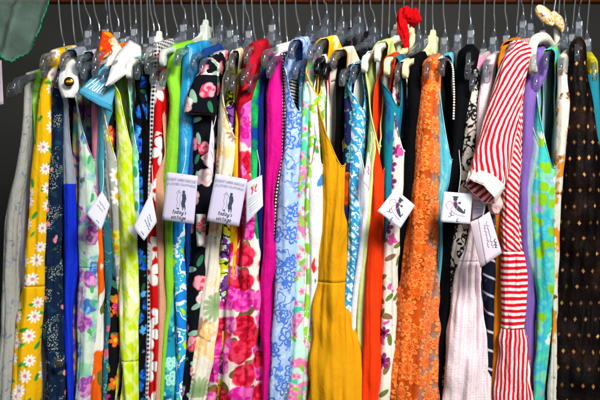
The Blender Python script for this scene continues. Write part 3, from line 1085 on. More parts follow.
G('yellow_lime', "white dress with lime green patches and a yellow and white shoulder strap",
  "43:316-332 62:311-327 75:307-319 100:306-319 150:305-319 200:303-313 250:302-310 300:300-311 400:297-305",
  [("shoulder_strap", print_mat("yellow_white_print", '#f4c20a', [dict(k='blob', s=24, t=.55, c='#f4eec4', w=.03), dict(k='blob', s=20, t=.64, c='#e8900c', w=.03)]), 0),
   ("dress_body", print_mat("lime_patch_print", '#eef0e2', [dict(k='blob', s=40, t=.53, c='#8ed42c', w=.02), dict(k='dot', s=36, R=.4, c='#7cc828', den=.4)]), 82)], arm=(96, .03), lining=plain('#d8c27c'), back=.02, short="white and lime dress with yellow strap")
G('red_wrap', "white sleeveless dress with scattered red and green brush strokes beside the mustard dress",
  "60:318-327 100:317-326 140:312-326 165:306-323 200:305-321 250:304-319 300:301-317 350:300-307 400:298-305",
  print_mat("brush_stroke_print", '#f0efea', [dict(k='blob', s=20, t=.6, c='#e0303a', w=.02, tall=2.6), dict(k='blob', s=19, t=.62, c='#2a9a4a', w=.02, tall=2.2), dict(k='blob', s=22, t=.66, c='#3f8ad0', w=.02, tall=2)]), arm=(165, .034), f=-.003, hk='black', back=.02, short="white dress with red and green strokes")
G('black_mid', "black dress nearly hidden behind the mustard dress",
  "62:334-344 150:333-342 250:328-340 400:322-340", plain('#0a0a0c'), f=.03, hk='black', short="black dress behind the mustard dress")
mu = plain('#dc9a0c', crease=.55, rough=.75)
G('mustard', "mustard yellow sleeveless dress with a cream strap and flared skirt",
  "54:329-351 75:325-348 100:322-343 150:320-342 165:319-343 200:319-343 250:317-342 283:316-343 300:311-346 350:307-354 400:304-362",
  [("shoulder_strap", plain('#e2dcc4'), 0), ("bodice", mu, 82), ("skirt", mu, 283)], arm=(166, .055, .35), lining=plain('#d6cfbc'), f=-.012, gather=284, fold=1.3, pleat=.7, binding=mu, short="mustard dress with cream strap")
nvp = print_mat("navy_teal_print", '#1c1e50', [dict(k='ring', s=32, R=.36, c='#4a9a8c', den=.7, two=True), dict(k='blob', s=30, t=.62, c='#8a8a30', w=.03)])
G('navy_rust', "navy patterned dress with a rust coloured middle, right of the mustard dress",
  "70:344-355 100:342-352 150:341-351 200:340-350 250:341-347 300:342-348 400:340-347",
  [("bodice", nvp, 0), ("midriff", print_mat("rust_print", '#b04a1c', [dict(k='blob', s=30, t=.56, c='#7a2c10', w=.04)]), 172), ("skirt", plain('#14205a'), 206)], f=.004, back=.02, short="navy dress with rust middle")
G('blue_leaf', "white dress covered in sky blue leafy zigzags",
  "68:350-364 100:349-363 150:347-362 200:346-357 250:345-357 300:344-352 350:345-351 400:345-350",
  print_mat("sky_leaf_print", '#dcecf4', [dict(k='leaf', s=70, R=.5, c='#3aa8dc', c2='#58bce8', den=.9, st=2.2, rand=.6), dict(k='stripe', f=60, a=45, duty=.3, c='#3aa0d4'), dict(k='vein', s=50, c='#2a98d0', w=.03)]), arm=(110, .028), f=.0, back=.02, short="white and sky blue leaf dress")
G('white_sleeve', "plain white sleeveless dress left of the orange red dress",
  "56:364-379 75:362-377 100:359-375 150:357-373 193:355-371 250:352-367 300:349-359 350:350-357 400:350-355",
  plain('#dfe2ea'), arm=(193, .05, .2), lining=plain('#b9c2b8'), f=-.006, hk='white', back=.02, short="plain white sleeveless dress")
G('palelime', "pale lime green dress between the plain white and the orange red dress",
  "46:374-391 75:368-385 100:371-382 147:366-380 200:363-373 300:356-364 360:356-362 400:356-361",
  plain('#cfe08a'), arm=(147, .04), lining=plain('#b8cc78'), f=.0, hk='white', back=.02, short="pale lime green dress")
G('orange', "plain vivid orange red dress right of the white one",
  "60:384-397 100:377-386 150:374-384 172:369-384 200:369-384 250:365-383 300:361-381 350:360-379 400:358-378",
  plain('#ee3c0e', crease=.6), arm=(172, .032), f=-.007, hk='cream', short="vivid orange red dress")
# ---- third quarter
G('teal', "deep teal blue sleeveless dress right of the orange red dress",
  "62:384-401 80:382-400 100:382-399 150:382-397 200:383-392 250:382-389 300:380-387 400:376-383",
  print_mat("teal_weave", '#14788c', [dict(k='blob', s=40, t=.55, c='#1a5a8c', w=.06, tall=2)]), arm=(108, .03), lining=plain('#d8dccf'), f=-.001, back=.02, short="deep teal dress")
G('white_floral', "white sleeveless dress with plum and olive flowers left of the orange lace dress",
  "66:396-407 100:395-406 150:388-405 175:386-404 225:386-399 260:383-397 300:381-396 350:378-394 400:377-389",
  print_mat("plum_olive_print", '#e6e2d4', [dict(k='leaf', s=32, R=.42, c='#6a7a30', c2='#8a6a4a', den=.6), dict(k='daisy', s=26, n=6, R=.4, c='#8a2a6a', cc='#3a1030', den=.45), dict(k='blob', s=30, t=.64, c='#e0509c', w=.03)]), arm=(152, .032), f=-.003, short="white dress with plum and olive flowers")
G('black_lace_side', "plain black dress immediately left of the orange lace dress",
  "62:405-417 100:405-420 150:400-419 200:396-417 225:396-407 300:390-398 400:384-394", plain('#0a0a0d'), f=.002, hk='cream', back=.02, short="plain black dress left of orange lace")

def lace_material(u0):
    M = Mat("orange_flower_lace")
    v = M.coords()
    x, y, _ = M.sep(v)
    f = M.motif(v, 23, 8, .41, .2, .55, 1.0, .55, (3.3, 1.2, 0))
    g = M.motif(v, 25, 8, .40, .2, .55, 1.0, .8, (7.1, 4.4, 0))
    def petals(f):
        rim = M.soft(M.math('SUBTRACT', .07, M.math('ABSOLUTE', M.math('SUBTRACT', f['edge'], f['r']))), .04)
        inner = M.soft(M.math('SUBTRACT', .035, M.math('ABSOLUTE', M.math('SUBTRACT', M.math('MULTIPLY', f['edge'], .5), f['r']))), .04)
        return M.math('MULTIPLY', M.math('MAXIMUM', rim, inner), f['gate'])
    pf, pg = petals(f), petals(g)
    net = M.noise(v, 700, 1)[0]
    h = M.motif(v, 34, 6, .46, .3, .6, .9, .9, (1.7, 6.2, 0))
    ph = petals(h)
    mesh_ = M.voronoi(v, 330, .6)[0]
    # the net turns sheer grey on the side away from the slip
    side = M.soft(M.math('SUBTRACT', M.math('MULTIPLY_ADD', net, .01, x), u0 + .021), .005)
    ground = M.mix(side, hexc('#ff6c10'), hexc('#c9a498'))
    ground = M.mix(M.math('MULTIPLY', mesh_, .9, clamp=True), ground, M.mix(side, hexc('#e2500a'), hexc('#a98478')))
    ground = M.mix(M.math('MULTIPLY', h['mask'], .45), ground, hexc('#d84c06'))
    ground = M.mix(M.math('MULTIPLY', ph, .55), ground, hexc('#f47420'))
    c = M.mix(M.math('MULTIPLY', g['mask'], .75), ground, hexc('#f8660e'))
    c = M.mix(M.math('MULTIPLY', pg, .75), c, hexc('#ff8430'))
    c = M.mix(M.math('MULTIPLY', f['mask'], .8), c, hexc('#ee560a'))
    c = M.mix(pf, c, hexc('#ff8e40'))
    body = M.math('MAXIMUM', f['mask'], M.math('MULTIPLY', g['mask'], .7))
    al = M.math('MAXIMUM', M.math('MULTIPLY_ADD', body, .5, .4), M.math('MAXIMUM', pf, pg))
    al = M.math('MAXIMUM', al, M.math('MULTIPLY', net, .75), clamp=True)
    bump = M.math('ADD', M.math('MULTIPLY', M.math('MAXIMUM', pf, M.math('MAXIMUM', M.math('MULTIPLY', ph, .5), M.math('MULTIPLY', pg, .7))), .0016), M.math('MULTIPLY', body, .0004))
    bump = M.math('ADD', bump, M.math('MULTIPLY', net, .0005))
    return M.fabric(c, .8, .1, alpha=al, bump=bump, crease=.5, spec=.1)
G('lace', "orange lace dress of large open daisy flowers over sheer net",
  "64:420-439 100:418-438 150:411-438 200:406-437 250:402-437 300:395-437 350:390-435 400:385-435",
  [("lace_overlay", lace_material(((420 * .731 + 3.1) * 1.7) % 2.0), 0)], f=-.012, fold=1.3, short="orange flower lace dress")
tq = print_mat("turquoise_cotton", '#58b4c4', [dict(k='blob', s=60, t=.56, c='#84ccd4', w=.08, tall=3)], crease=1.0)
G('turq_bead', "turquoise blue dress edged with white beads, right of the orange lace",
  "60:438-453 75:437-453 100:437-454 150:434-453 180:436-451 200:436-444 260:436-443 300:434-439 400:432-437",
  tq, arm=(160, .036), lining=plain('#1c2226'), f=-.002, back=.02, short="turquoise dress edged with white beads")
G('black_right', "plain black dress between the turquoise dress and the red striped one",
  "54:457-481 75:454-475 100:450-471 150:446-465 200:443-459 250:438-451 300:436-451 350:435-444 400:431-439",
  plain('#0a0b0e', rough=.7), f=.004, back=.02, short="plain black dress right of turquoise")
G('multi_right', "green, pink and cyan patterned dress behind the pale pink striped dress",
  "62:469-482 100:463-477 150:462-475 200:463-471 300:464-470 400:464-468",
  print_mat("green_pink_cyan_print", (24, [(.38, '#e88aa8'), (.48, '#8ac8a0'), (.55, '#30b0a8'), (.64, '#d8dc5c')], 'CONSTANT'), []), f=.022, back=.05, short="green, pink and cyan print dress")
G('bw_floral', "cream dress with black inked floral scrolls below the fashion drawing tag",
  "75:470-479 150:460-475 200:451-473 218:449-471 250:447-465 300:443-457 350:439-449 400:435-445",
  print_mat("ink_floral", '#c8c0b4', [dict(k='vein', s=40, c='#141418', w=.03), dict(k='ring', s=28, n=5, R=.4, c='#101014', two=True, w=.07, den=.8), dict(k='leaf', s=60, R=.36, c='#16161a', den=.5)]), f=.0, back=.035, short="cream and black ink floral dress")
ps = print_mat("pink_stripe_cotton", '#eee6ea', [dict(k='stripe', f=84, duty=.4, c='#f2bcd2', w=.4, op=.6), dict(k='stripe', f=84, duty=.14, ph=100.5, c='#bccb80', dash=210, op=.8), dict(k='stripe', f=168, duty=.12, ph=100.25, c='#eba6c2', dash=170, op=.7)], crease=1.0)
G('pinkstripe', "white dress with fine pink and green dotted stripes and gathered skirt",
  "62:482-496 100:476-490 150:474-487 175:471-490 200:469-484 250:461-482 262:457-482 300:449-484 350:441-487 400:433-487",
  [("bodice", ps, 0), ("skirt", ps, 262)], f=-.004, gather=262, fold=1.6, short="pink and green dotted stripe dress")
G('navy_zig', "dark navy dress with thin white dashes, low left of the orange brown dress",
  "66:488-498 150:486-496 250:484-496 300:484-495 350:485-494 400:484-493",
  print_mat("navy_dash", '#141a2c', [dict(k='stripe', f=30, a=70, duty=.12, c='#c8ccd4'), dict(k='blob', s=30, t=.62, c='#3a4a70', w=.03)]), f=.008, back=.02, short="dark navy dress with white dashes")
G('rust_orange', "amber orange dress with a rolled orange collar behind the red striped dress",
  "45:501-525 75:497-512 100:498-510 200:492-504 250:493-505 300:493-504 370:491-501 400:490-498",
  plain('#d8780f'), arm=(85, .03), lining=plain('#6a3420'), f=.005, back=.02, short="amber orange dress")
ST = '#e01028'
def stripe_mat(name, ang, f=105):
    return print_mat(name, '#f2ebe6', [dict(k='stripe', f=f, a=ang, duty=.54, c=ST, w=.14)], warp=(38, .0045), crease=1.2)
st_v, st_d, st_h = stripe_mat("red_stripe_upright", 0, 118), stripe_mat("red_stripe_slanted", 48, 105), stripe_mat("red_stripe_level", 90, 84)
G('striped', "red and white striped dress with a puffed sleeve and white cuff",
  "48:509-535 75:505-524 100:504-522 150:502-520 200:500-519 250:501-520 256:502-522 328:502-523 350:497-526 400:490-532",
  [("bodice", st_d, 0), ("waistband", st_h, 252), ("skirt", st_v, 330)], f=-.006, gather=330, fold=1.1, short="red and white striped dress")
G('purple', "plain soft purple dress right of the red striped dress",
  "55:524-548 75:523-546 100:521-536 150:519-533 200:518-527 280:521-534 300:521-534 350:522-534 400:522-533",
  plain('#7c5fae', crease=.6), f=.001, back=.02, short="soft purple dress")
G('greyblue', "pale grey blue satin dress with a swooping edge between purple and watercolour dresses",
  "75:534-545 100:532-543 150:527-542 200:517-531 250:518-535 275:520-546 300:528-548 350:533-547 400:534-545",
  plain('#93adb8', rough=.5), arm=(150, .04), f=.003, back=.02, short="pale grey blue satin dress")
wc = print_mat("watercolour_print", (14, [(.34, '#b0a4dc'), (.45, '#4ad0a4'), (.52, '#36b4d8'), (.6, '#7ae0a0'), (.7, '#9aa8e0')]), [dict(k='dot', s=36, R=.36, c='#8ac81e', den=.5), dict(k='blob', s=24, t=.64, c='#e0f0e0', w=.03)], warp=(24, .02))
G('watercolour', "aqua, green and lavender watercolour sleeveless dress",
  "54:541-557 100:538-555 150:530-555 172:527-554 200:527-554 250:530-554 280:533-553 300:538-551 350:537-547 400:533-541",
  wc, arm=(168, .045), lining=plain('#8ab8b4'), f=-.004, short="aqua and lavender watercolour dress")
G('white_orange', "cream dress stained with burnt orange blossom print beside the gold diamond dress",
  "60:556-569 100:555-569 150:553-566 200:552-563 250:552-561 300:552-559 400:548-557",
  print_mat("burnt_orange_blossom", '#dcd8cc', [dict(k='blob', s=30, t=.54, c='#d88a28', w=.04, tall=1.5), dict(k='blob', s=26, t=.62, c='#7a4a20', w=.04)]), f=.002, short="cream and burnt orange dress")
gd = print_mat("black_gold_diamond", (18, [(.4, '#080506'), (.58, '#150c09'), (.72, '#301b12')]), [dict(k='diamond', f=52, R=.16, c='#d8b458', c2='#6a1c1c')], rough=.6, crease=.9, warp=(22, .010))
G('golddiamond', "black sheer dress scattered with gold diamond motifs, near the right end",
  "46:569-586 75:567-587 100:566-592 150:562-598 200:558-603 250:553-604 300:549-604 350:544-604 400:540-606",
  gd, f=-.003, fold=1.9, short="black dress with gold diamonds")
G('teal_end', "plain teal dress with a yellow shoulder at the right end of the rail",
  "62:585-598 80:586-600 100:587-601 130:590-603 200:596-606 400:600-610",
  [("shoulder_strap", plain('#c8bc1c'), 0), ("dress_body", plain('#1c7c90'), 74)], f=.03, short="teal dress with yellow shoulder")

# hang the garments in order along the rail, one hook after the other
HOOKS = [64, 76, 84, 90, 99, 107, 113, 118, 124, 130, 135, 141, 147, 153, 158, 164, 176, 183, 192, 197, 203, 212, 217, 230, 235, 241, 247, 253, 260, 270, 277,
         283, 292, 307, 317, 323, 330, 339, 345, 355, 362, 370, 377, 384, 391, 399, 406, 414, 421, 427, 435, 448, 461, 473, 486, 496, 509, 518, 524, 532, 544, 558, 566, 573, 579, 587]
ORDER = sorted(range(len(SPECS)), key=lambda i: sum(parse(SPECS[i][2])[0][1:]))
for rank, i in enumerate(ORDER):
    key, what, prof, parts, hk, hl, cat, kw = SPECS[i]
    x = rank * (len(HOOKS) - 1) / (len(SPECS) - 1)
    j = min(int(x), len(HOOKS) - 2)
    D[key] = garment(what, prof, parts, hang=hk, hlabel=hl, cat=cat, hook=HOOKS[j] + (HOOKS[j + 1] - HOOKS[j]) * (x - j), **kw)

# ------------------------------------------------------------------ collars, sleeves, beads
brass = simple_mat("brass", '#b08a34', .25, 1.0)
pearl = simple_mat("pearl_white", '#eeeae0', .25)
whitec = plain('#e4e4e2')

def ball(name, c, r, mat, parent, sy=.6):
    V_, F_ = [], []
    nr, ns = 10, 18
    for i in range(nr + 1):
        a = math.pi * i / nr
        for k in range(ns):
            b = 2 * math.pi * k / ns
            V_.append(c + Vector((r * math.sin(a) * math.cos(b), r * sy * math.cos(a) * -1, r * math.sin(a) * math.sin(b))))
    for i in range(nr):
        for k in range(ns):
            F_.append((i * ns + k, i * ns + (k + 1) % ns, (i + 1) * ns + (k + 1) % ns, (i + 1) * ns + k))
    return V_, F_

# royal blue dress: white collar tab and brass button
r = D['royal']
loft("collar_tab", [(70, 53, -.13), (61, 68, -.19), (58, 84, -.215), (62, 98, -.22)], [(80, 56, -.14), (78, 72, -.19), (79, 88, -.215), (74, 98, -.22)], whitec, r, bulge=.008)
V, F = ball("button", P(69, 82, -.232), .0098, brass, r, .45)
mesh_obj("button", V, F, brass, parent=r)
# navy dress: glass button at the waist
r = D['navy']
glassb = simple_mat("dark_glass_button", '#6a6458', .15, .6)
V, F = ball("button", P(59, 363, -.222), .009, glassb, r, .4)
mesh_obj("button", V, F, glassb, parent=r)
# orange bold print dress: stand up collar
r = D['orange_leaf']
flame = print_mat("flame_print", '#f0420c', [dict(k='blob', s=24, t=.56, c='#f4dcc0', w=.03), dict(k='blob', s=26, t=.62, c='#f8a018', w=.03)])
loft("collar", [(101, 32, -.10), (99, 44, -.15), (98, 56, -.18), (99, 68, -.195)], [(112, 33, -.06), (118, 42, -.10), (119, 50, -.12), (106, 58, -.16)], flame, r, bulge=.016, inner=plain('#5a3a30'))
# light blue blouse: wide sleeve with script lettering
r = D['hula']
slo, SV, snu, snv = loft("sleeve", [(116, 54, -.10), (103, 66, -.16), (90, 79, -.205), (78, 91, -.235)], [(118, 62, -.12), (117, 82, -.17), (114, 97, -.21), (111, 109, -.235)], hb, r, nu=20, nv=20, bulge=.010, inner=plain('#3f86a0'))
loft("cuff", [(79, 89.5, -.237), (78, 92, -.240), (79, 94, -.239)], [(111.5, 105, -.237), (112, 109, -.240), (111, 112, -.239)], plain('#3f97bb'), r, nv=6, bulge=.012)
def on_sleeve(a, b):
    """a along the cuff 0..1, b up the sleeve 0..1"""
    j = (1 - b) * snv
    i = a * snu
    j0, i0 = min(int(j), snv - 1), min(int(i), snu - 1)
    fj, fi = j - j0, i - i0
    g = lambda jj, ii: SV[jj * (snu + 1) + ii]
    p = g(j0, i0).lerp(g(j0, i0 + 1), fi).lerp(g(j0 + 1, i0).lerp(g(j0 + 1, i0 + 1), fi), fj)
    return p + Vector((0, -.0016, 0))
GL = {'H': [[(0, 0), (.12, 1)], [(.62, 0), (.72, 1)], [(.04, .5), (.68, .52)]],
      'u': [[(0, .6), (.02, .15), (.2, 0), (.4, .15), (.45, .6)], [(.45, .6), (.46, .1), (.58, 0)]],
      'l': [[(0, .1), (.2, .7), (.25, 1), (.12, .9), (.1, .1), (.25, 0)]],
      'a': [[(.45, .5), (.25, .62), (.05, .4), (.08, .1), (.3, .05), (.45, .5)], [(.46, .6), (.47, .1), (.6, 0)]],
      't': [[(.15, .95), (.12, .1), (.25, 0)], [(0, .6), (.32, .62)]],
      'o': [[(.25, .6), (.05, .4), (.1, .05), (.35, .05), (.42, .4), (.25, .6)]],
      'd': [[(.42, .5), (.25, .6), (.05, .4), (.1, .05), (.32, .08), (.42, .5)], [(.5, 1), (.45, .1), (.56, 0)]],
      'y': [[(0, .6), (.05, .15), (.25, .1), (.42, .6)], [(.42, .6), (.36, -.2), (.15, -.42), (.05, -.2), (.4, .02)]],
      's': [[(.3, .55), (.12, .55), (.12, .36), (.3, .22), (.22, .02), (.02, .05)]],
      'v': [[(0, .6), (.16, 0), (.36, .6)]],
      'i': [[(.05, .6), (.06, .1), (.18, 0)], [(.09, .85), (.1, .92)]],
      'n': [[(0, .6), (.03, 0)], [(.03, .4), (.2, .6), (.34, .45), (.35, .05), (.48, 0)]],
      'g': [[(.42, .5), (.25, .6), (.05, .4), (.1, .1), (.32, .12), (.42, .5)], [(.44, .6), (.38, -.25), (.15, -.42), (.05, -.22), (.42, .02)]],
      'e': [[(.02, .3), (.36, .36), (.25, .6), (.05, .42), (.08, .08), (.3, .02), (.42, .15)]],
      "'": [[(.06, 1.0), (.02, .78)]]}
ADV = {'H': .95, 'u': .72, 'l': .42, 'a': .74, 't': .42, 'o': .56, 'd': .7, 'y': .6, 's': .46, 'v': .48, 'i': .3, 'n': .62, 'g': .6, 'e': .54, "'": .2, ' ': .4}
def strokes(text):
    x, out = 0.0, []
    for ch in text:
        for s in GL.get(ch, []):
            out.append([(x + a + b * .18, b) for a, b in s])
        x += ADV[ch]
    return out, x
def script(text, place, r_, mat, name, parent):
    st, w = strokes(text)
    parts = []
    for s in st:
        c = smooth_curve([Vector((a, b, 0)) for a, b in s], 4)
        parts.append(tube([place(q.x / w, q.y) for q in c], r_, 5))
    V_, F_ = join(parts)
    return mesh_obj(name, V_, F_, mat, parent=parent)
ink_w = simple_mat("white_lettering", '#e8eef0', .8)
script("Hula", lambda u, v: on_sleeve(.10 + u * .60 + v * .04, .14 + v * .30 + u * .06), .0011, ink_w, "lettering", r)
script("Hu", lambda u, v: on_sleeve(.60 + u * .30 + v * .04, .50 + v * .24 + u * .05), .0011, ink_w, "lettering", r)
# lime dress: big white collar hanging in a point
r = D['lime']
loft("collar", [(129, 40, -.10), (117, 54, -.17), (110, 70, -.22), (105, 86, -.245)], [(141, 46, -.10), (141, 60, -.15), (131, 71, -.20), (109, 87, -.245)], whitec, r, bulge=.012, wrinkle=.002)
# black rose dress: flared cap sleeve with a pale flowered band, pink inside
r = D['black_rose']
blush = plain('#d8b4b0')
sl = sleeve_tube("sleeve", [(211, 64, -.17, 7, .012), (206, 80, -.198, 11.5, .015), (202, 97, -.210, 14.5, .014), (200.5, 114, -.213, 16.5, .010)], br, r, inner=blush, seed=4.4)
band = print_mat("pale_rose_band", '#efe6e2', [dict(k='rose', s=50, R=.4, c='#e0808c', c2='#f2c0c4', den=.6), dict(k='leaf', s=60, R=.3, c='#7aa888', den=.4)])
loft("shoulder_band", [(207, 57, -.155), (202, 66, -.185), (198, 75, -.205)], [(219, 60, -.14), (220, 67, -.165), (219, 76, -.19)], band, r, bulge=.014)
tb = print_mat("pale_floral_tie", '#e6e4de', [dict(k='rose', s=60, R=.4, c='#d83a50', c2='#e88090', den=.6), dict(k='leaf', s=60, R=.36, c='#3a8a60', den=.5)])
loft("tie_end", [(196, 214, -.206), (196, 230, -.212), (197, 246, -.208)], [(206, 214, -.200), (206, 230, -.206), (204, 246, -.204)], tb, r, bulge=.010, nv=8)
# crimson dress: folded shoulder
r = D['red_maroon']
loft("shoulder_drape", [(257, 45, -.11), (248, 58, -.16), (244, 74, -.19), (240, 92, -.20)], [(264, 48, -.10), (264, 58, -.13), (259, 66, -.16), (250, 90, -.19)], plain('#b8142c'), r, bulge=.014, wrinkle=.003)
# turquoise dress: beads along the front edge
r = D['turq_bead']
parts = []
bp = [(437, 60, -.16), (441, 58, -.15), (446, 59, -.145), (450, 63, -.15), (452, 70, -.16), (452.5, 80, -.17), (453, 92, -.178), (453, 105, -.186), (452.5, 120, -.192)]
curve = smooth_curve([P(*q) for q in bp], 40)
acc = 0.0
last = curve[0]
for q in curve:
    if (q - last).length >= .0052:
        parts.append(ball("b", q + Vector((0, -.010, 0)), .0022, pearl, None, 1))
        last = q
V, F = join(parts)
mesh_obj("bead_trim", V, F, pearl, parent=r)
# red striped dress: puffed sleeve with white cuff
r = D['striped']
st_s = stripe_mat("red_stripe_sleeve", 0, 100)
sleeve_tube("sleeve", [(521, 47, -.17, 11, .016), (514, 66, -.195, 13.5, .024), (507, 95, -.215, 15, .03), (499, 130, -.232, 17.5, .034), (493.5, 156, -.242, 19.5, .030), (488, 176, -.252, 19, .024), (486, 182, -.254, 18.5, .023)], st_s, r, n=48, seed=8.8, wr=.0022, inner=plain('#e8b8b4'))
cuff = sleeve_tube("cuff", [(487, 180, -.254, 19, .025), (484.5, 185.5, -.259, 18.6, .023), (481.5, 190.5, -.264, 18, .020), (480.5, 192, -.266, 17.6, .019)], plain('#e9e4dc', crease=1.2), r, n=48, seed=9.3, wr=.002, inner=st_s, m=6)
# amber dress: rolled collar
r = D['rust_orange']
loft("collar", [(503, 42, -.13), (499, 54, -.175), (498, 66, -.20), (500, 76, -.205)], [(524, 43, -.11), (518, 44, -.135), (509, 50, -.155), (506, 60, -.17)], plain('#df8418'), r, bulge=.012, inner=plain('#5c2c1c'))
# pink striped dress: crumpled ruffle below the striped cuff
r = D['pinkstripe']
loft("ruffle", [(486, 192, -.205), (487, 204, -.225), (490, 214, -.22)], [(500, 194, -.20), (503, 204, -.22), (499, 215, -.215)], plain('#dcb8b8', crease=1.2), r, bulge=.012, wrinkle=.004, nv=10)
# purple dress: none; lace dress: orange slip inside
r = D['lace']
slip = plain('#f4620e')
slip2 = plain('#b89488')
V, F, UVs = [], [], []
for j in range(30):
    py = 75 + j * 13
    xl, xr = interp(parse("64:420-439 100:418-438 150:411-438 200:406-437 250:402-437 300:395-437 350:390-435 400:385-435"), py)
    Y = interp(YTAB, py)[0] + .012
    c = P((xl + xr) / 2, py, Y)
    t = (xr - xl) / 2 / FPX * (Y - CAMY) * .82
    for k in range(25):
        a = 2 * math.pi * k / 24
        w = .001 * math.sin(a * 5 + j * .2)
        V.append(c + Vector((math.cos(a) * (t + w) + (.05 if False else 0), .05 + math.sin(a) * .06, 0)))
        UVs.append((k * .01, c.z))
fm = []
for j in range(29):
    for k in range(24):
        F.append((j * 25 + k, j * 25 + k + 1, (j + 1) * 25 + k + 1, (j + 1) * 25 + k))
        fm.append(1 if 19 <= k <= 23 else 0)
o = mesh_obj("slip_lining", V, F, [slip, slip2], parent=r, uvs=UVs, fmat=fm)
# gold strap tops: hot pink neighbour's white and red straps
# ------------------------------------------------------------------ padded hanger with bow, red scarf, chiffon scarf
root = empty("padded_hanger", P(552, 30, -.03))
tag(root, "cream padded hanger topped with a floral bow, above the purple dress", "hanger", HG)
pts = smooth_curve([P(533, 72, -.19), P(531.5, 56, -.175), P(533, 44, -.16), P(537, 39, -.14), P(544, 38, -.11), P(549, 44, -.07), P(553, 50, -.03), P(556, 52, 0.0), P(560, 50, .04), P(566, 52, .1), P(572, 62, .16)], 8)
rad = [(.007 + .0025 * math.sin(math.pi * i / (len(pts) - 1))) for i in range(len(pts))]
V, F = tube(pts, .008, 16, radii=[q + .0015 for q in rad])
mesh_obj("padded_arm", V, F, plain('#e8e4cc', crease=.6), parent=root)
pts = smooth_curve([P(556, 58, -.01), P(557, 44, -.012), P(556, 30, -.012), P(555, 20, -.012)], 8)
V, F = tube(pts, .0085, 16, radii=[.0085 - .0035 * i / (len(pts) - 1) for i in range(len(pts))])
mesh_obj("padded_neck", V, F, plain('#dcdccc', crease=.6), parent=root)
pts = [P(555, 22, -.012), P(554, 12, -.016)] + [Vector((P(553.5, 5, 0).x, math.cos(math.radians(a)) * (ROD_R + .0023), ROD_Z + math.sin(math.radians(a)) * (ROD_R + .0023))) for a in range(200, -30, -20)]
V, F = tube(smooth_curve(pts, 3), .00165, 8)
mesh_obj("hook", V, F, STEEL, parent=root)

bowm = print_mat("yellow_blossom_print", '#ead9b0', [dict(k='blob', s=110, t=.54, c='#d4ac28', w=.03), dict(k='daisy', s=170, n=5, R=.42, c='#f6f0e4', cc='#e06020', den=.7), dict(k='dot', s=190, R=.34, c='#d8601c', den=.3)])
def loop(name, cx, cy, Y, ang, ln, wd, mat, parent, seed):
    """one puffed loop of a bow, a flattened closed bag of cloth"""
    V_, F_, U_ = [], [], []
    n, m = 16, 14
    c = P(cx, cy, Y)
    k = (Y - CAMY) / FPX
    ax = Vector((math.cos(ang), 0, -math.sin(ang)))
    sd = Vector((math.sin(ang), 0, math.cos(ang)))
    for i in range(n + 1):
        t = i / n
        w = wd * k * (math.sin(math.pi * min(1, t * .93 + .03)) ** .6)
        for j in range(m):
            a = 2 * math.pi * j / m
            p = c + ax * (t * ln * k) + sd * (math.cos(a) * w) + Vector((0, math.sin(a) * w * .7, 0))
            p += sd * (.0032 * noise.noise(Vector((t * 3 + seed, math.cos(a) * 3, math.sin(a) * 3)))) + Vector((0, 1, 0)) * (.003 * noise.noise(Vector((t * 4, a * 1.5, seed))))
            V_.append(p)
            U_.append((a / 6.28 * wd * k * 4 + seed, t * ln * k))
    for i in range(n):
        for j in range(m):
            F_.append((i * m + j, i * m + (j + 1) % m, (i + 1) * m + (j + 1) % m, (i + 1) * m + j))
    return V_, F_, U_
V, F, U = loop("bow", 553, 25, -.042, math.radians(228), 25, 6.8, bowm, root, 1.0)
bw = mesh_obj("bow_loop", V, F, bowm, parent=root, uvs=U)
V, F, U = loop("bow", 552, 11.5, -.030, math.radians(58), 21, 5.2, bowm, root, 2.0)
mesh_obj("bow_loop", V, F, bowm, parent=root, uvs=U)
V, F, U = loop("bow", 560, 18, -.03, math.radians(80), 14, 3.2, bowm, root, 3.0)
mesh_obj("bow_tail", V, F, bowm, parent=root, uvs=U)
V, F = ball("button", P(544.5, 13, -.052), .0062, pearl, root, .5)
mesh_obj("button", V, F, pearl, parent=root)

# red scarf knotted on the hooks
redm = print_mat("red_chiffon", '#c4060e', [dict(k='blob', s=50, t=.6, c='#e0141c', w=.1)], crease=1.6)
sc = None
def blob_tube(pts, rad, seed, flat=.7, n=20):
    c = smooth_curve(pts, 8)
    rr = smooth_curve([Vector((q, 0, 0)) for q in rad], 8)
    V_, F_ = tube(c, 1, n, radii=[q.x for q in rr])
    V2 = []
    for i, v in enumerate(V_):
        cc = c[min(i // n, len(c) - 1)]
        d = v - cc
        an = (i % n) / n * 6.283
        s = 1 + .16 * math.sin(an * 5 + (i // n) * .3 + seed) + .12 * math.sin(an * 9 - (i // n) * .2) + .25 * noise.noise(v * 60 + Vector((seed, 0, 0)))
        d.y *= flat
        V2.append(cc + d * s)
    return V2, F_
k1 = blob_tube([P(407, 7, -.045), P(403, 13, -.055), P(402, 22, -.06), P(404, 33, -.06), P(406, 44, -.055), P(405, 57, -.05)], [.004, .0085, .0105, .0088, .0068, .004], 1.0, n=36)
def crumple(c, rx, rz, ry, seed):
    V_, F_ = [], []
    nr_, ns = 40, 56
    for i in range(nr_ + 1):
        a_ = math.pi * i / nr_
        for k in range(ns):
            b_ = 2 * math.pi * k / ns
            u = Vector((math.sin(a_) * math.cos(b_), -math.cos(a_), math.sin(a_) * math.sin(b_)))
            n_ = noise.noise(u * 1.7 + Vector((seed, 0, 0)))
            m_ = noise.noise(Vector((math.atan2(u.z + .5, u.x + .4) * 4.5, u.y * 2.2, seed)))
            s_ = 1 + .22 * n_ - .30 * max(0.0, .45 - abs(m_) * 1.9)
            V_.append(c + Vector((u.x * rx, u.y * ry, u.z * rz)) * s_)
    for i in range(nr_):
        for k in range(ns):
            F_.append((i * ns + k, i * ns + (k + 1) % ns, (i + 1) * ns + (k + 1) % ns, (i + 1) * ns + k))
    return V_, F_
kk = (1.8 - .05) / FPX
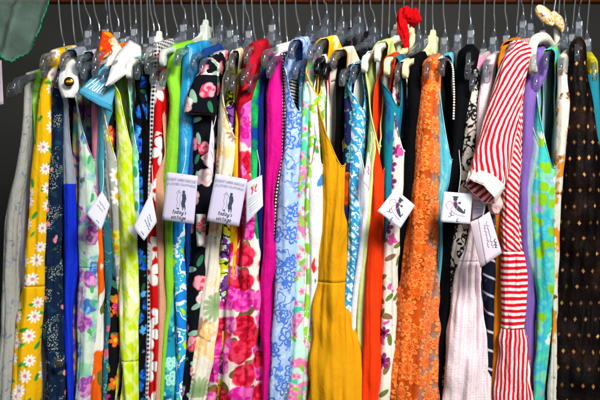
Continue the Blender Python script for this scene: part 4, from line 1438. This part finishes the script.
k2 = crumple(P(413.5, 17.5, -.05), 7.2 * kk, 9.6 * kk, .016, 2.3)
k3 = crumple(P(406.5, 15, -.055), 5.4 * kk, 8.6 * kk, .016, 5.1)
V, F = join([k1, k2, k3])
uv = [((v.x + v.y) * 1.0, v.z) for v in V]
o = mesh_obj("scarf", V, F, redm, loc=P(405, 56, -.05), uvs=uv)
tag(o, "bright red scarf knotted round the hanger hooks", "scarf")

# sheer green scarf hanging into the top left corner
def chiffon():
    M = Mat("sheer_green_chiffon")
    v = M.coords()
    nz = M.noise(v, 20, 4)[0]
    w = M.noise(v, 600, 1)[0]
    c = M.ramp(nz, [(.3, '#668477'), (.7, '#86a697')])
    al = M.math('MULTIPLY_ADD', w, .25, M.math('MULTIPLY_ADD', nz, .3, .22), clamp=True)
    return M.fabric(c, .7, .3, alpha=al, crease=.6)
cm = chiffon()
outline = [(56, -14), (53, -4), (50, 6), (46, 17), (43, 26), (41, 35), (36, 42), (30, 47), (21, 52), (15, 57), (12, 61), (7, 59), (2, 53), (-6, 46), (-18, 38)]
edge = []
oc = smooth_curve([Vector((x, y, 0)) for x, y in outline], 10)
for i, q in enumerate(oc):
    a, b = oc[max(0, i - 1)], oc[min(len(oc) - 1, i + 1)]
    t = (b - a).normalized()
    nrm = Vector((t.y, -t.x, 0))
    edge.append(q + nrm * (1.0 * abs(math.sin(i * .55))))
Yc = -.33
V, U, F = [], [], []
ctr = Vector((-8, -14, 0))
nr = 14
def sc_pt(q):
    p = P(q.x, q.y, Yc)
    p.y += .022 * math.sin(q.x * .2 + q.y * .06) + .008 * noise.noise(Vector((q.x * .09, q.y * .09, 4)))
    return p
for j in range(nr + 1):
    for q in edge:
        s = Vector((q.x, -18 + (q.y + 18) * j / nr, 0))
        p = sc_pt(s)
        V.append(p)
        U.append((p.x, p.z))
ne = len(edge)
for j in range(nr):
    for i in range(ne - 1):
        F.append((j * ne + i, j * ne + i + 1, (j + 1) * ne + i + 1, (j + 1) * ne + i))
o = mesh_obj("scarf", V, F, cm, loc=P(12, 0, Yc), uvs=U)
tag(o, "sheer grey green chiffon scarf with scalloped edge in the top left corner", "scarf")
scf = o
V, F = tube([sc_pt(q) for q in edge], .0011, 6)
mesh_obj("scalloped_edging", V, F, plain('#1f9a6c'), parent=o, uvs=[(v.x, v.z) for v in V])

# ------------------------------------------------------------------ hang tags
card_w = simple_mat("white_card", '#cfd0dc', .7, noise_amt=.03)
card_l = simple_mat("lilac_card", '#bfbad2', .7, noise_amt=.03)
card_p = simple_mat("pinkish_card", '#d2c2ce', .7, noise_amt=.03)
ink_b = simple_mat("dark_ink", '#2c3144', .8)
ink_n = simple_mat("blue_ink", '#2c3c70', .8)
ink_g = simple_mat("grey_ink", '#787a8c', .8)
ink_p = simple_mat("pink_ink", '#e880b4', .8)
ink_r = simple_mat("crimson_ink", '#d8206c', .8)
ink_gr = simple_mat("green_ink", '#7cc83c', .8)
string_m = simple_mat("string_white", '#d8d4cc', .8)
TG = "paper tags hanging from the clothes"

class Card:
    """a bent paper card through four corners (px, py, depth): top left, top right, bottom right, bottom left"""
    def __init__(self, label, corners, mat, bend=.004, string=None, group=TG):
        self.c = [P(*q) for q in corners]
        self.bend = bend
        nu = nv = 10
        V_, F_ = [], []
        for side in (0, 1):
            for j in range(nv + 1):
                for i in range(nu + 1):
                    V_.append(self.at(i / nu, j / nv, -.0003 * side))
        n1 = (nu + 1) * (nv + 1)
        for j in range(nv):
            for i in range(nu):
                k = j * (nu + 1) + i
                F_.append((k, k + nu + 1, k + nu + 2, k + 1))
                F_.append((n1 + k, n1 + k + 1, n1 + k + nu + 2, n1 + k + nu + 1))
        ring = [i for i in range(nu + 1)] + [j * (nu + 1) + nu for j in range(1, nv + 1)] + [nv * (nu + 1) + i for i in range(nu - 1, -1, -1)] + [j * (nu + 1) for j in range(nv - 1, 0, -1)]
        for a, b in zip(ring, ring[1:] + ring[:1]):
            F_.append((a, b, b + n1, a + n1))
        self.o = mesh_obj("hang_tag", V_, F_, mat, loc=self.at(.5, 1, 0))
        tag(self.o, label, "tag", group)
        if string:
            a = self.at(*string[0], .0008)
            b = P(*string[1])
            m = a.lerp(b, .5) + Vector((.003, -.004, -.004))
            V_, F_ = tube(smooth_curve([a, m, b], 8), .0006, 5)
            mesh_obj("string", V_, F_, string_m, parent=self.o)
    def at(self, u, v, off=0.0):
        tl, tr, brr, bl = self.c
        p = tl.lerp(tr, u).lerp(bl.lerp(brr, u), v)
        n = (tr - tl).cross(bl - tl).normalized()
        if n.y > 0:
            n = -n
        return p + n * (off + self.bend * math.sin(math.pi * u) * (.6 + .4 * v))
    def strokes(self, name, lines, mat, r=.0005):
        parts = []
        for l in lines:
            c = smooth_curve([Vector((a, b, 0)) for a, b in l], 4) if len(l) > 2 else [Vector((a, b, 0)) for a, b in l]
            if len(c) == 2:
                c = [c[0].lerp(c[1], k / 4) for k in range(5)]
            parts.append(tube([self.at(q.x, q.y, .0003) for q in c], r, 4))
        V_, F_ = join(parts)
        return mesh_obj(name, V_, F_, mat, parent=self.o)
    def shapes(self, name, polys, mat):
        V_, F_ = [], []
        for pl in polys:
            b = len(V_)
            V_ += [self.at(u, v, .0004) for u, v in pl]
            F_.append(tuple(range(b, b + len(pl))))
        return mesh_obj(name, V_, F_, mat, parent=self.o, smooth=False)
    def script(self, text, u0, v0, w, h, mat, r=.0005, slope=0.0, name="lettering"):
        st, tw = strokes(text)
        return self.strokes(name, [[(u0 + a / tw * w, v0 - b * h + slope * a / tw) for a, b in s] for s in st], mat, r)
    def text(self, body, u, v, size, mat, name="lettering"):
        cu = bpy.data.curves.new(name, 'FONT')
        cu.body = body
        cu.size = size
        cu.align_x = 'CENTER'
        cu.align_y = 'CENTER'
        cu.materials.append(mat)
        tmp = bpy.data.objects.new(name + "_curve", cu)
        COL.objects.link(tmp)
        dg = bpy.context.evaluated_depsgraph_get()
        me = bpy.data.meshes.new_from_object(tmp.evaluated_get(dg))
        bpy.data.objects.remove(tmp)
        o = bpy.data.objects.new(name, me)
        COL.objects.link(o)
        ex = (self.at(u + .1, v) - self.at(u - .1, v)).normalized()
        ey = (self.at(u, v - .1) - self.at(u, v + .1)).normalized()
        ez = ex.cross(ey).normalized()
        ey = ez.cross(ex)
        from mathutils import Matrix
        m = Matrix((ex, ey, ez)).transposed().to_4x4()
        m.translation = self.at(u, v, .0012) - Vector(self.o['_base'])
        o.matrix_local = m
        o.parent = self.o
        return o

def ell(cx, cy, a, b, rot=0.0, n=14):
    return [(cx + math.cos(t) * a * math.cos(rot) - math.sin(t) * b * math.sin(rot), cy + math.cos(t) * a * math.sin(rot) + math.sin(t) * b * math.cos(rot))
            for t in [2 * math.pi * i / n for i in range(n)]]

def vintage_tag(label, corners, string):
    t = Card(label, corners, card_l, .004, string)
    t.text("FINEST USED DECOR", .5, .13, .0058, ink_g)
    t.text("& LOVED CLOTHING", .52, .22, .0056, ink_g)
    # pair of figures: one in outline, one dark
    t.shapes("illustration", [ell(.60, .37, .045, .035), [(.55, .41), (.66, .40), (.70, .50), (.67, .60), (.70, .68), (.58, .69), (.55, .60), (.57, .52)], [(.60, .66), (.64, .66), (.63, .74), (.60, .74)], [(.66, .66), (.69, .66), (.70, .73), (.67, .73)], ell(.47, .72, .03, .018)], ink_b)
    t.strokes("illustration", [[(.42, .36), (.38, .40), (.42, .44), (.40, .52), (.44, .60), (.41, .68), (.43, .73)], [(.48, .37), (.52, .42), (.49, .50), (.52, .60), (.50, .68)], [(.42, .36), (.45, .34), (.48, .37), (.45, .40), (.42, .36)]], ink_g, .00035)
    t.script("today's", .30, .83, .44, .085, ink_b, .00055)
    t.script("vintage", .28, .94, .46, .085, ink_b, .00055)
    return t
vintage_tag("lilac white shop tag with a pair of sketched figures, hanging before the turquoise dress", [(167, 172, -.252), (198, 176, -.250), (194, 224, -.252), (162, 220, -.254)], ((.5, .03), (186, 140, -.215)))
vintage_tag("lilac white shop tag with sketched figures, tilted before the cream bloom dress", [(215.5, 173.5, -.252), (247.5, 179.5, -.250), (239, 226.5, -.252), (206.5, 221, -.256)], ((.5, .03), (233, 140, -.22)))
t = Card("small white tag with a pink and green flower emblem beside the hot pink dress", [(246, 183, -.238), (262, 175, -.240), (263, 206, -.244), (246, 224, -.242)], card_w, .004, ((.85, .06), (257, 150, -.215)))
t.shapes("emblem", [ell(.40, .24, .10, .045, .7), ell(.62, .25, .10, .045, -.7), ell(.40, .34, .08, .035, -.7), ell(.60, .35, .08, .035, .7)], ink_r)
t.shapes("emblem", [ell(.5, .19, .07, .04), ell(.55, .32, .05, .03)], ink_gr)
t.strokes("printed_line", [[(.1, .58), (.9, .62)]], ink_gr, .0004)
t.strokes("printed_line", [[(.15, .46), (.85, .50)], [(.15, .52), (.85, .56)], [(.2, .68), (.8, .71)], [(.2, .75), (.8, .78)], [(.25, .82), (.75, .85)]], ink_g, .00028)

def drawn_tag(label, corners, string):
    t = Card(label, corners, card_w, .002, string)
    t.strokes("illustration", [[(.18, .55), (.12, .40), (.25, .30), (.38, .42), (.30, .56), (.42, .68), (.60, .74), (.80, .76)], [(.30, .40), (.44, .30), (.52, .44), (.46, .60)]], ink_p, .0006)
    t.shapes("illustration", [ell(.42, .22, .075, .065), [(.36, .18), (.30, .14), (.38, .12), (.50, .12), (.53, .17)], [(.36, .30), (.47, .28), (.53, .42), (.66, .52), (.76, .62), (.74, .68), (.58, .62), (.44, .52), (.38, .42)],
             [(.76, .52), (.80, .52), (.79, .68), (.75, .66)], ell(.58, .33, .05, .03, .4)], ink_b)
    t.strokes("illustration", [[(.47, .32), (.58, .36), (.62, .28)], [(.26, .68), (.34, .76), (.24, .82)], [(.34, .76), (.44, .74)], [(.32, .62), (.33, .76)]], ink_b, .0005)
    t.strokes("size_mark", [[(.56, .84), (.53, .94), (.56, .96), (.60, .94)]], ink_b, .0007)
    return t
drawn_tag("white card with an inked dancing figure, turned on its corner before the black dress", [(395, 189, -.246), (415, 205.5, -.240), (400, 229, -.250), (377.5, 211, -.256)], ((.1, .05), (402, 160, -.21)))
drawn_tag("white card with an inked dancing figure, hanging square before the turquoise and black dresses", [(444, 191.5, -.246), (472.5, 194, -.246), (470, 224, -.250), (440.5, 222, -.250)], ((.5, .03), (459, 150, -.205)))

def scribble(t, rows, mat, u0=.15, u1=.85, rnd=random.Random(5), r=.0004, amp=.018):
    lines = []
    for v, a, b in rows:
        n = int((b - a) * 34)
        lines.append([(a + (b - a) * i / n, v + amp * rnd.uniform(-1, 1) * (1 if i % 2 else -1)) for i in range(n + 1)])
    t.strokes("handwriting", lines, mat, r)
t = Card("white handwritten tag turned on its corner between pastel rose and daisy dresses", [(102, 191, -.236), (110, 205, -.232), (101, 231, -.242), (86.5, 214, -.246)], card_w, .002, ((.1, .05), (103, 160, -.2)))
scribble(t, [(.3, .2, .8), (.45, .2, .7)], ink_g)
scribble(t, [(.86, .55, .75)], ink_n)
t = Card("white handwritten tag with blue ink hanging before the blue and black floral dress", [(151, 192, -.240), (157, 222, -.236), (144, 241, -.246), (133, 228, -.248)], card_w, .003, ((.1, .05), (152, 165, -.2)))
scribble(t, [(.30, .45, .75), (.42, .42, .85), (.54, .40, .9), (.86, .55, .8)], ink_n, r=.0005)
t = Card("pinkish price tag folded in two with dark handwriting, beside the striped sleeve", [(478, 219, -.262), (489.5, 211.5, -.258), (502, 253, -.260), (486, 264, -.264)], card_p, .001, ((.05, .1), (484, 196, -.235)))
fl = Card("x", [(470, 222, -.258), (477.5, 219, -.263), (485.5, 264.5, -.265), (480.5, 268, -.258)], card_p, .0005)
fl.o.name = "folded_flap"
del fl.o['label'], fl.o['category'], fl.o['group']
fl.o.location = Vector(fl.o['_base']) - Vector(t.o['_base'])
fl.o.parent = t.o
rr_ = random.Random(8)
def down(u, v0, v1, mat, r, amp):
    n = int((v1 - v0) * 36)
    t.strokes("handwriting", [[(u + amp * rr_.uniform(-1, 1), v0 + (v1 - v0) * i / n) for i in range(n + 1)]], mat, r)
down(.36, .2, .72, ink_n, .00045, .07)
down(.56, .16, .78, ink_n, .00045, .07)
down(.78, .62, .82, ink_b, .0008, .09)
t = Card("lilac card edge tucked under the striped cuff beside the drawn card", [(473, 199, -.222), (487, 203, -.226), (484, 214, -.230), (472, 220, -.226)], card_l, .001)
scribble(t, [(.3, .2, .8), (.5, .2, .8), (.7, .2, .7)], ink_g)
t = Card("long narrow pale pink tag seen edge on beside the black rose dress", [(212, 120, -.222), (214.5, 140, -.218), (213, 176, -.226), (207, 166, -.234)], card_p, .002, ((.3, .04), (216, 100, -.19)))
scribble(t, [(.4, .3, .7), (.6, .3, .7)], ink_g)
t = Card("long narrow pink tag with a small red mark beside the plain white dress", [(368, 152, -.226), (371, 165, -.222), (369, 190, -.228), (363, 182, -.232)], card_p, .002, ((.3, .04), (371, 130, -.19)))
t.strokes("printed_mark", [[(.3, .35), (.5, .42), (.4, .5), (.6, .55)]], ink_r, .0008)
t = Card("faded pinkish card at the far left edge beside the clear hanger tip", [(-6, 62, -.20), (1.5, 60, -.20), (3.5, 104, -.20), (-6, 106, -.20)], card_p, .001)
t.strokes("printed_line", [[(.2, .3), (.8, .3)], [(.2, .5), (.8, .5)]], ink_g)

# tidy: drop the helper properties
for o in bpy.data.objects:
    for k in ('_base', '_strap', '_grid'):
        if k in o:
            del o[k]
